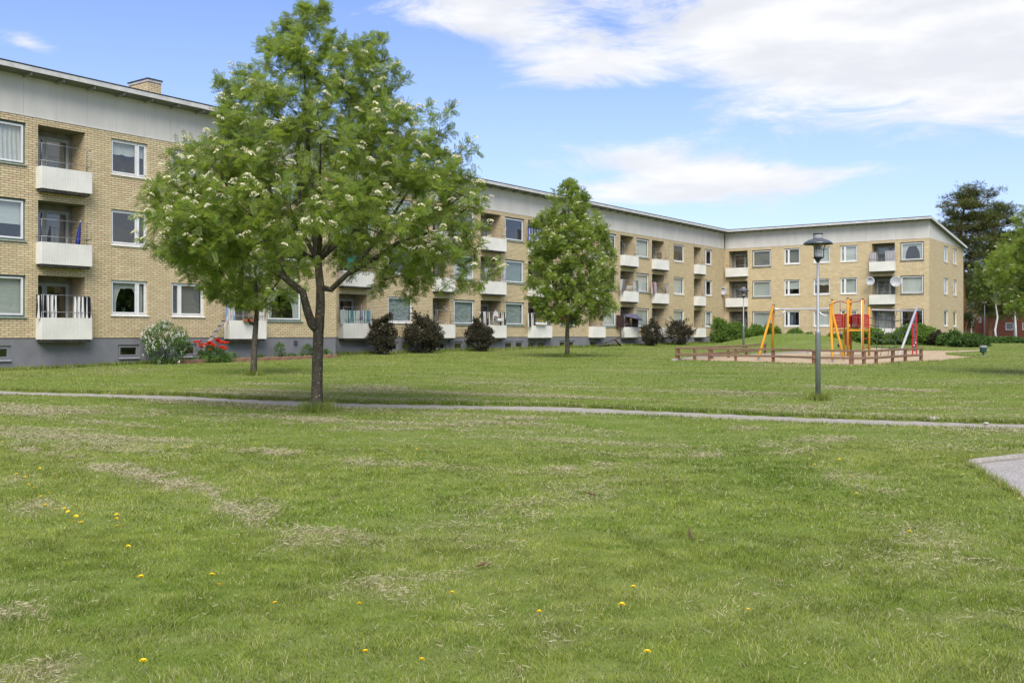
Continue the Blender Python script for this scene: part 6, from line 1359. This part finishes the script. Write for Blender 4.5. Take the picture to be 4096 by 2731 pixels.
# satellite dishes
def dish(M, px, py, y, r, label, pole_px=None, mark=True, zfoot=None):
    s = s_of(M, px, y); W_ = M @ Vector((s, y, 0)); z = (HY-py)/F*W_.y+EYE; c = Vector((W_.x, W_.y, z)); R_ = r*W_.y/F; t = thing('satellite_dish', label, 'satellite dish', c); dirv = Vector((-c.x*.92, -c.y, 9)).normalized(); rot = dirv.to_track_quat('Z', 'Y').to_matrix().to_4x4(); Md = Matrix.Translation(c) @ rot
    obj('reflector', MB().lathe((0, 0, 0), [(.01, -.0), (R_*.5, R_*.06), (R_*.85, R_*.19), (R_, R_*.27), (R_*1.01, R_*.25), (R_*.85, R_*.15), (R_*.5, R_*.02), (.01, -.04)], 28), plain('dish_grey', (.36, .36, .37), .4, .08, 3), t, Md, smooth=True)
    if mark: obj('emblem', MB().bbox(-R_*.35, R_*.35, R_*.42, R_*.66, R_*.115, R_*.16, .004), plain('emblem_dark', (.06, .06, .065), .6, .1, 8), t, Md)
    obj('receiver_arm', MB().tube([(0, -R_*.98, R_*.2), (0, -R_*.75, R_*.75)], .012, 6), STEEL, t, Md); obj('receiver', MB().lathe((0, -R_*.72, R_*.72), [(.02, -.03), (.035, 0), (.03, .05)], 10), BLACKM, t, Md)
    zf = zfoot if zfoot is not None else z-R_-.6; obj('mast', MB().tube([c-dirv*.05, Vector((c.x, c.y, z-.1))-dirv*.10, Vector((c.x, c.y, zf))-dirv*.10], .018, 8), STEEL, t)
dish(FR3, 2891, 1163.7, -.55, 16.5, 'pale satellite dish with a dark emblem at the inner corner of the building'); dish(FR3, 3480.5, 1124.5, -.55, 17, 'smaller grey satellite dish left of the middle balcony at the far right'); dish(FR3, 3583, 1126.5, -.62, 21.5, 'largest grey satellite dish right of the middle balcony at the far right', mark=False)
# pots, troughs and flowers
def bunch(pt, n, r, hh, m, e=.016, seed=0, mb=None, flat=1.0):
    rg = np.random.default_rng(seed); mb = mb or MB()
    for _ in range(n):
        c = Vector(pt)+Vector((rg.normal()*r, rg.normal()*r*flat, abs(rg.normal())*hh)); u = Vector(rg.normal(size=3)).normalized(); v = u.cross(Vector(rg.normal(size=3))).normalized(); mb.add([c-u*e, c-v*e, c+u*e, c+v*e], [(0, 1, 2, 3)])
    return mb
GRN = plain('plant_green', (.05, .12, .03), .6, .3, 20); RFL = plain('red_flower', (.5, .02, .02), .6, .2, 20)
def pot(M, s, y, z, r, h_, pm_, fl, label, name='flower_pot', seed=0, leaf=40, nf=25, cat='flower pot', spread=.07, hang=None, dark=False):
    b = wpt(M, s, y, z); t = thing(name, label, cat, b); obj('pot', MB().lathe(b, [(r*.7, 0), (r, h_), (r*1.1, h_), (r*1.1, h_*1.08), (r*.9, h_*1.08)], 14), pm_, t, smooth=True)
    obj('leaves', bunch(b+Vector((0, 0, h_)), leaf, spread, .07, LEAFD if dark else GRN, .028, seed), LEAFD if dark else GRN, t)
    if fl: obj('flowers', bunch(b+Vector((0, 0, h_+.04)), nf, spread*.8, .06, fl, .02, seed+1), fl, t)
    if hang: obj('hanger', MB().tube([b+Vector((0, 0, h_)), b+Vector((0, 0, hang))], .004, 4), STEEL, t)
def trough(M, a, b_, y, z, h_, pm_, fls, label, seed=0):
    s0, s1 = s_of(M, a, y), s_of(M, b_, y); b = wpt(M, (s0+s1)/2, y, z); t = thing('flower_box', label, 'flower box', b); obj('box', MB().bbox(s0, s1, y-.08, y+.08, z, z+h_, .012), pm_, t, M)
    L = MB(); n = int((s1-s0)/.05)
    for i in range(n): bunch((s0+(s1-s0)*(i+.5)/n, y, z+h_), 7, .03, .04, GRN, .026, seed+i, L)
    obj('leaves', L, GRN, t, M)
    for q, m in enumerate(fls):
        Fm = MB()
        for i in range(n):
            if (i*7+q*3) % (len(fls)+1) <= q: bunch((s0+(s1-s0)*(i+.5)/n, y, z+h_+.05), 6, .025, .035, m, .02, seed+i+50, Fm)
        if Fm.v: obj('flowers', Fm, m, t, M)
    for x in (s0+.06, s1-.06): obj('bracket', MB().tube([(x, y+.085, z+h_), (x, y-.09, z+h_*.3), (x, y-.085, z-.03), (x, y+.085, z-.03)], .008, 5), STEEL, t, M)
TERR = plain('terracotta', (.36, .085, .035), .7, .15, 8); PUR = plain('purple_flower', (.09, .04, .22), .6, .2, 20)
z = BAL['E', 0][5]; trough(FR1, 977, 1014, -.50, z+.59, .12, TERR, (YFL, PUR), 'terracotta flower box with yellow and purple flowers on a balcony behind the slim trunk', 3)
z = BAL['M', 0][5]; trough(FR2, 2146, 2184, -.50, z+.72, .15, WHITE, (YFL,), 'white flower trough with yellow flowers hanging on a balcony rail', 4)
z = BAL['K', 0][5]; pot(FR2, s_of(FR2, 1982, -.47), -.47, z+.90, .10, .17, WHITE, RFL, 'white pot of dark leaves and red flowers on the rail before the shirt', seed=5, dark=True); trough(FR2, 1990, 2002, -.47, z+.90, .17, WHITE, (RFL,), 'small white planter right of the red flower pot on the rail', 6)
z = BAL['M', 2][5]; pot(FR2, s_of(FR2, 2119, -.2), -.2, z+1.45, .11, .34, plain('blue_pot', (.17, .24, .42), .5, .1, 5), None, 'tall pale blue pot with a leafy plant above the blue striped curtain', seed=7)
z = BAL['M', 0][5]; pot(FR2, s_of(FR2, 2156, -.3), -.3, z+1.02, .07, .12, WHITE, RFL, 'small white hanging pot with red flowers above the white trough', seed=8, hang=.9)
z = BAL['S', 1][5]; pot(FR2, s_of(FR2, 2650, -.46), -.46, z+.86, .12, .17, WHITE, RFL, 'white pot of red flowers hung on the rail between reddish curtains', seed=9); pot(FR2, s_of(FR2, 2651, -.2), -.2, z+1.62, .08, .10, WHITE, RFL, 'small white hanging pot with bushy green leaves above the red flower pot', seed=10, hang=.45); pot(FR2, s_of(FR2, 2634, -.35), -.35, z+1.10, .06, .10, WHITE, RFL, 'small hanging pot of dark red flowers beside the reddish striped curtain', seed=11, hang=.7)
# shirt on a hanger
M, s0, s1, o0, o1, zb, p = BAL['K', 0]; sx = s_of(M, 1984, -.3); zt = zb+1.52; sh = thing('hanging_shirt', 'white shirt drying on a hanger above a balcony rail', 'shirt', wpt(M, sx, -.3, zb+.7))
out = [(-.02, 0), (-.18, -.05), (-.30, -.42), (-.33, -.82), (-.26, -.84), (-.19, -.40), (-.20, -.80), (.18, -.80), (.18, -.36), (.24, -.78), (.31, -.76), (.27, -.36), (.17, -.05), (.03, 0)]
mb = MB(); n = len(out); mb.v = [(sx+x*.85, -.3+.03*math.sin(x*20), zt+z) for x, z in out]+[(sx+x*.85, -.26+.03*math.sin(x*20), zt+z) for x, z in out]; mb.f = [(0, 1, 5, 8, 12, 13), (1, 2, 3, 4, 5), (5, 6, 7, 8), (8, 9, 10, 11, 12), (13+1, 27, 26, 22, 19, 15), (19, 18, 17, 16, 15), (22, 21, 20, 19), (26, 25, 24, 23, 22)]+[(i, (i+1) % n, n+(i+1) % n, n+i) for i in range(n)]
obj('cloth', mb, plain('white_cotton', (.62, .62, .64), .9, .08, 4), sh, M); obj('hanger', MB().tube([(sx-.15, -.28, zt-.05), (sx, -.28, zt+.02), (sx+.15, -.28, zt-.05)], .008, 5).tube([(sx, -.28, zt+.02), (sx+.01, -.28, zt+.08), (sx+.04, -.28, zt+.09)], .005, 4), WHITE, sh, M)
# folding chair, bathroom of small things
M, s0, s1, o0, o1, zb, p = BAL['Q', 1]; a_, b_ = s_of(M, 2509, -.25), s_of(M, 2538, -.25); t = thing('folding_chair', 'pale folding chair standing between grey striped balcony curtains', 'chair', wpt(M, a_, -.2, zb-.12))
for x in (a_, b_): obj('side_frame', MB().tube([(x, -.02, zb-.12), (x, -.22, zb+.55), (x, -.24, zb+1.06)], .014, 6), WHITE, t, M)
for z in (zb+1.0, zb+.86): obj('slat', MB().bbox(a_, b_, -.25, -.235, z-.03, z+.03, .004), WHITE, t, M)
obj('seat', MB().bbox(a_, b_, -.25, .1, zb+.42, zb+.44, .004), WHITE, t, M)
M, s0, s1, o0, o1, zb, p = BAL['S', 2]; mb = MB(); c = (o1-.003, .42, zb+1.1); r_ = random.Random(3)
for i in range(16): a = r_.uniform(0, 6.28); q = r_.uniform(.05, .25); mb.tube([(c[0]-.02, c[1]+math.cos(a+k*.5)*q, c[2]+math.sin(a+k*.5)*q*1.2) for k in range(6)], .008, 4)
tag(obj('wall_ornament', mb, BLACKM, None, M, origin=c), 'dark wrought wall ornament of curls inside a top floor loggia', 'wall ornament')
mb = MB(); M, s0, s1, o0, o1, zb, p = BAL['I', 0]; tag(obj('drying_arm', MB().tube([(o1-.03, .55, zb+1.75), (o1-.12, .08, zb+1.52)], .018, 6), WHITE, None, M, origin=(o1-.03, .55, zb+1.75)), 'white folded drying arm inside the loggia left of the brown curtains', 'drying rack')
# ladders and planks
def ladder(label, A, B_, w_, n, name='ladder', solid=False, m=None, wv=None, rung=.03):
    d = (B_-A); L = d.length; x = wv-d.normalized()*wv.dot(d.normalized()); x = x.normalized(); t = thing(name, label, 'ladder', A); zax = d.normalized(); y = zax.cross(x).normalized(); R3 = Matrix((x, y, zax)).transposed().to_4x4(); M = Matrix.Translation(A) @ R3; m = m or m_wood('grey_ladder_wood', (.17, .155, .14), (.27, .25, .23), 2)
    if solid: obj('board', MB().bbox(-w_/2, w_/2, -.015, .015, 0, L, .004), m, t, M)
    else:
        for k in (-1, 1): obj('side_rail', MB().bbox(k*w_/2-.018, k*w_/2+.018, -.035, .035, 0, L, .005), m, t, M)
    for k in range(n): z = L*(k+.7)/n; obj('rung', MB().bbox(-w_/2+.02, w_/2-.02, -.02-(.03 if solid else 0), .02, z-rung/2, z+rung/2, .004), m if not solid else m_wood('cleat_wood', (.05, .045, .04), (.09, .08, .07), 0), t, M)
pa = FR1 @ Vector((s_of(FR1, 775, -.85), -.85, 0)); pa.z = H(pa.x, pa.y); pb = FR1 @ Vector((s_of(FR1, 899, -.36), -.36, .66)); ladder('narrow grey wooden cat ladder leaning on the balcony with the flower box', pa, pb, .24, 8, wv=n1_, m=None, solid=True)
pa = FR2 @ Vector((s_of(FR2, 2392, -.5), -.5, 0)); pa.z = H(pa.x, pa.y)+.05; pb = FR2 @ Vector((s_of(FR2, 2482, -.5), -.5, -.12)); ladder('dark cleated plank ramp running up to the balcony with the open parasol', pa, pb, .22, 16, name='plank_ramp', solid=True, wv=n1_, m=m_wood('dark_ramp', (.08, .06, .045), (.13, .10, .075), 2))
pa = FR2 @ Vector((s_of(FR2, 2485, -.5), -.5, 0)); pa.z = H(pa.x, pa.y); pb = FR2 @ Vector((s_of(FR2, 2456, -.5), -.5, -.24)); t = thing('prop_board', 'short brown board propping the plank ramp', 'board', pa); d = pb-pa; zax = d.normalized(); x = (n1_-zax*n1_.dot(zax)).normalized(); R3 = Matrix((x, zax.cross(x), zax)).transposed().to_4x4(); obj('board', MB().bbox(-.09, .09, -.015, .015, 0, d.length, .004), m_wood('brown_board', (.20, .12, .06), (.30, .19, .10), 2), t, Matrix.Translation(pa) @ R3)
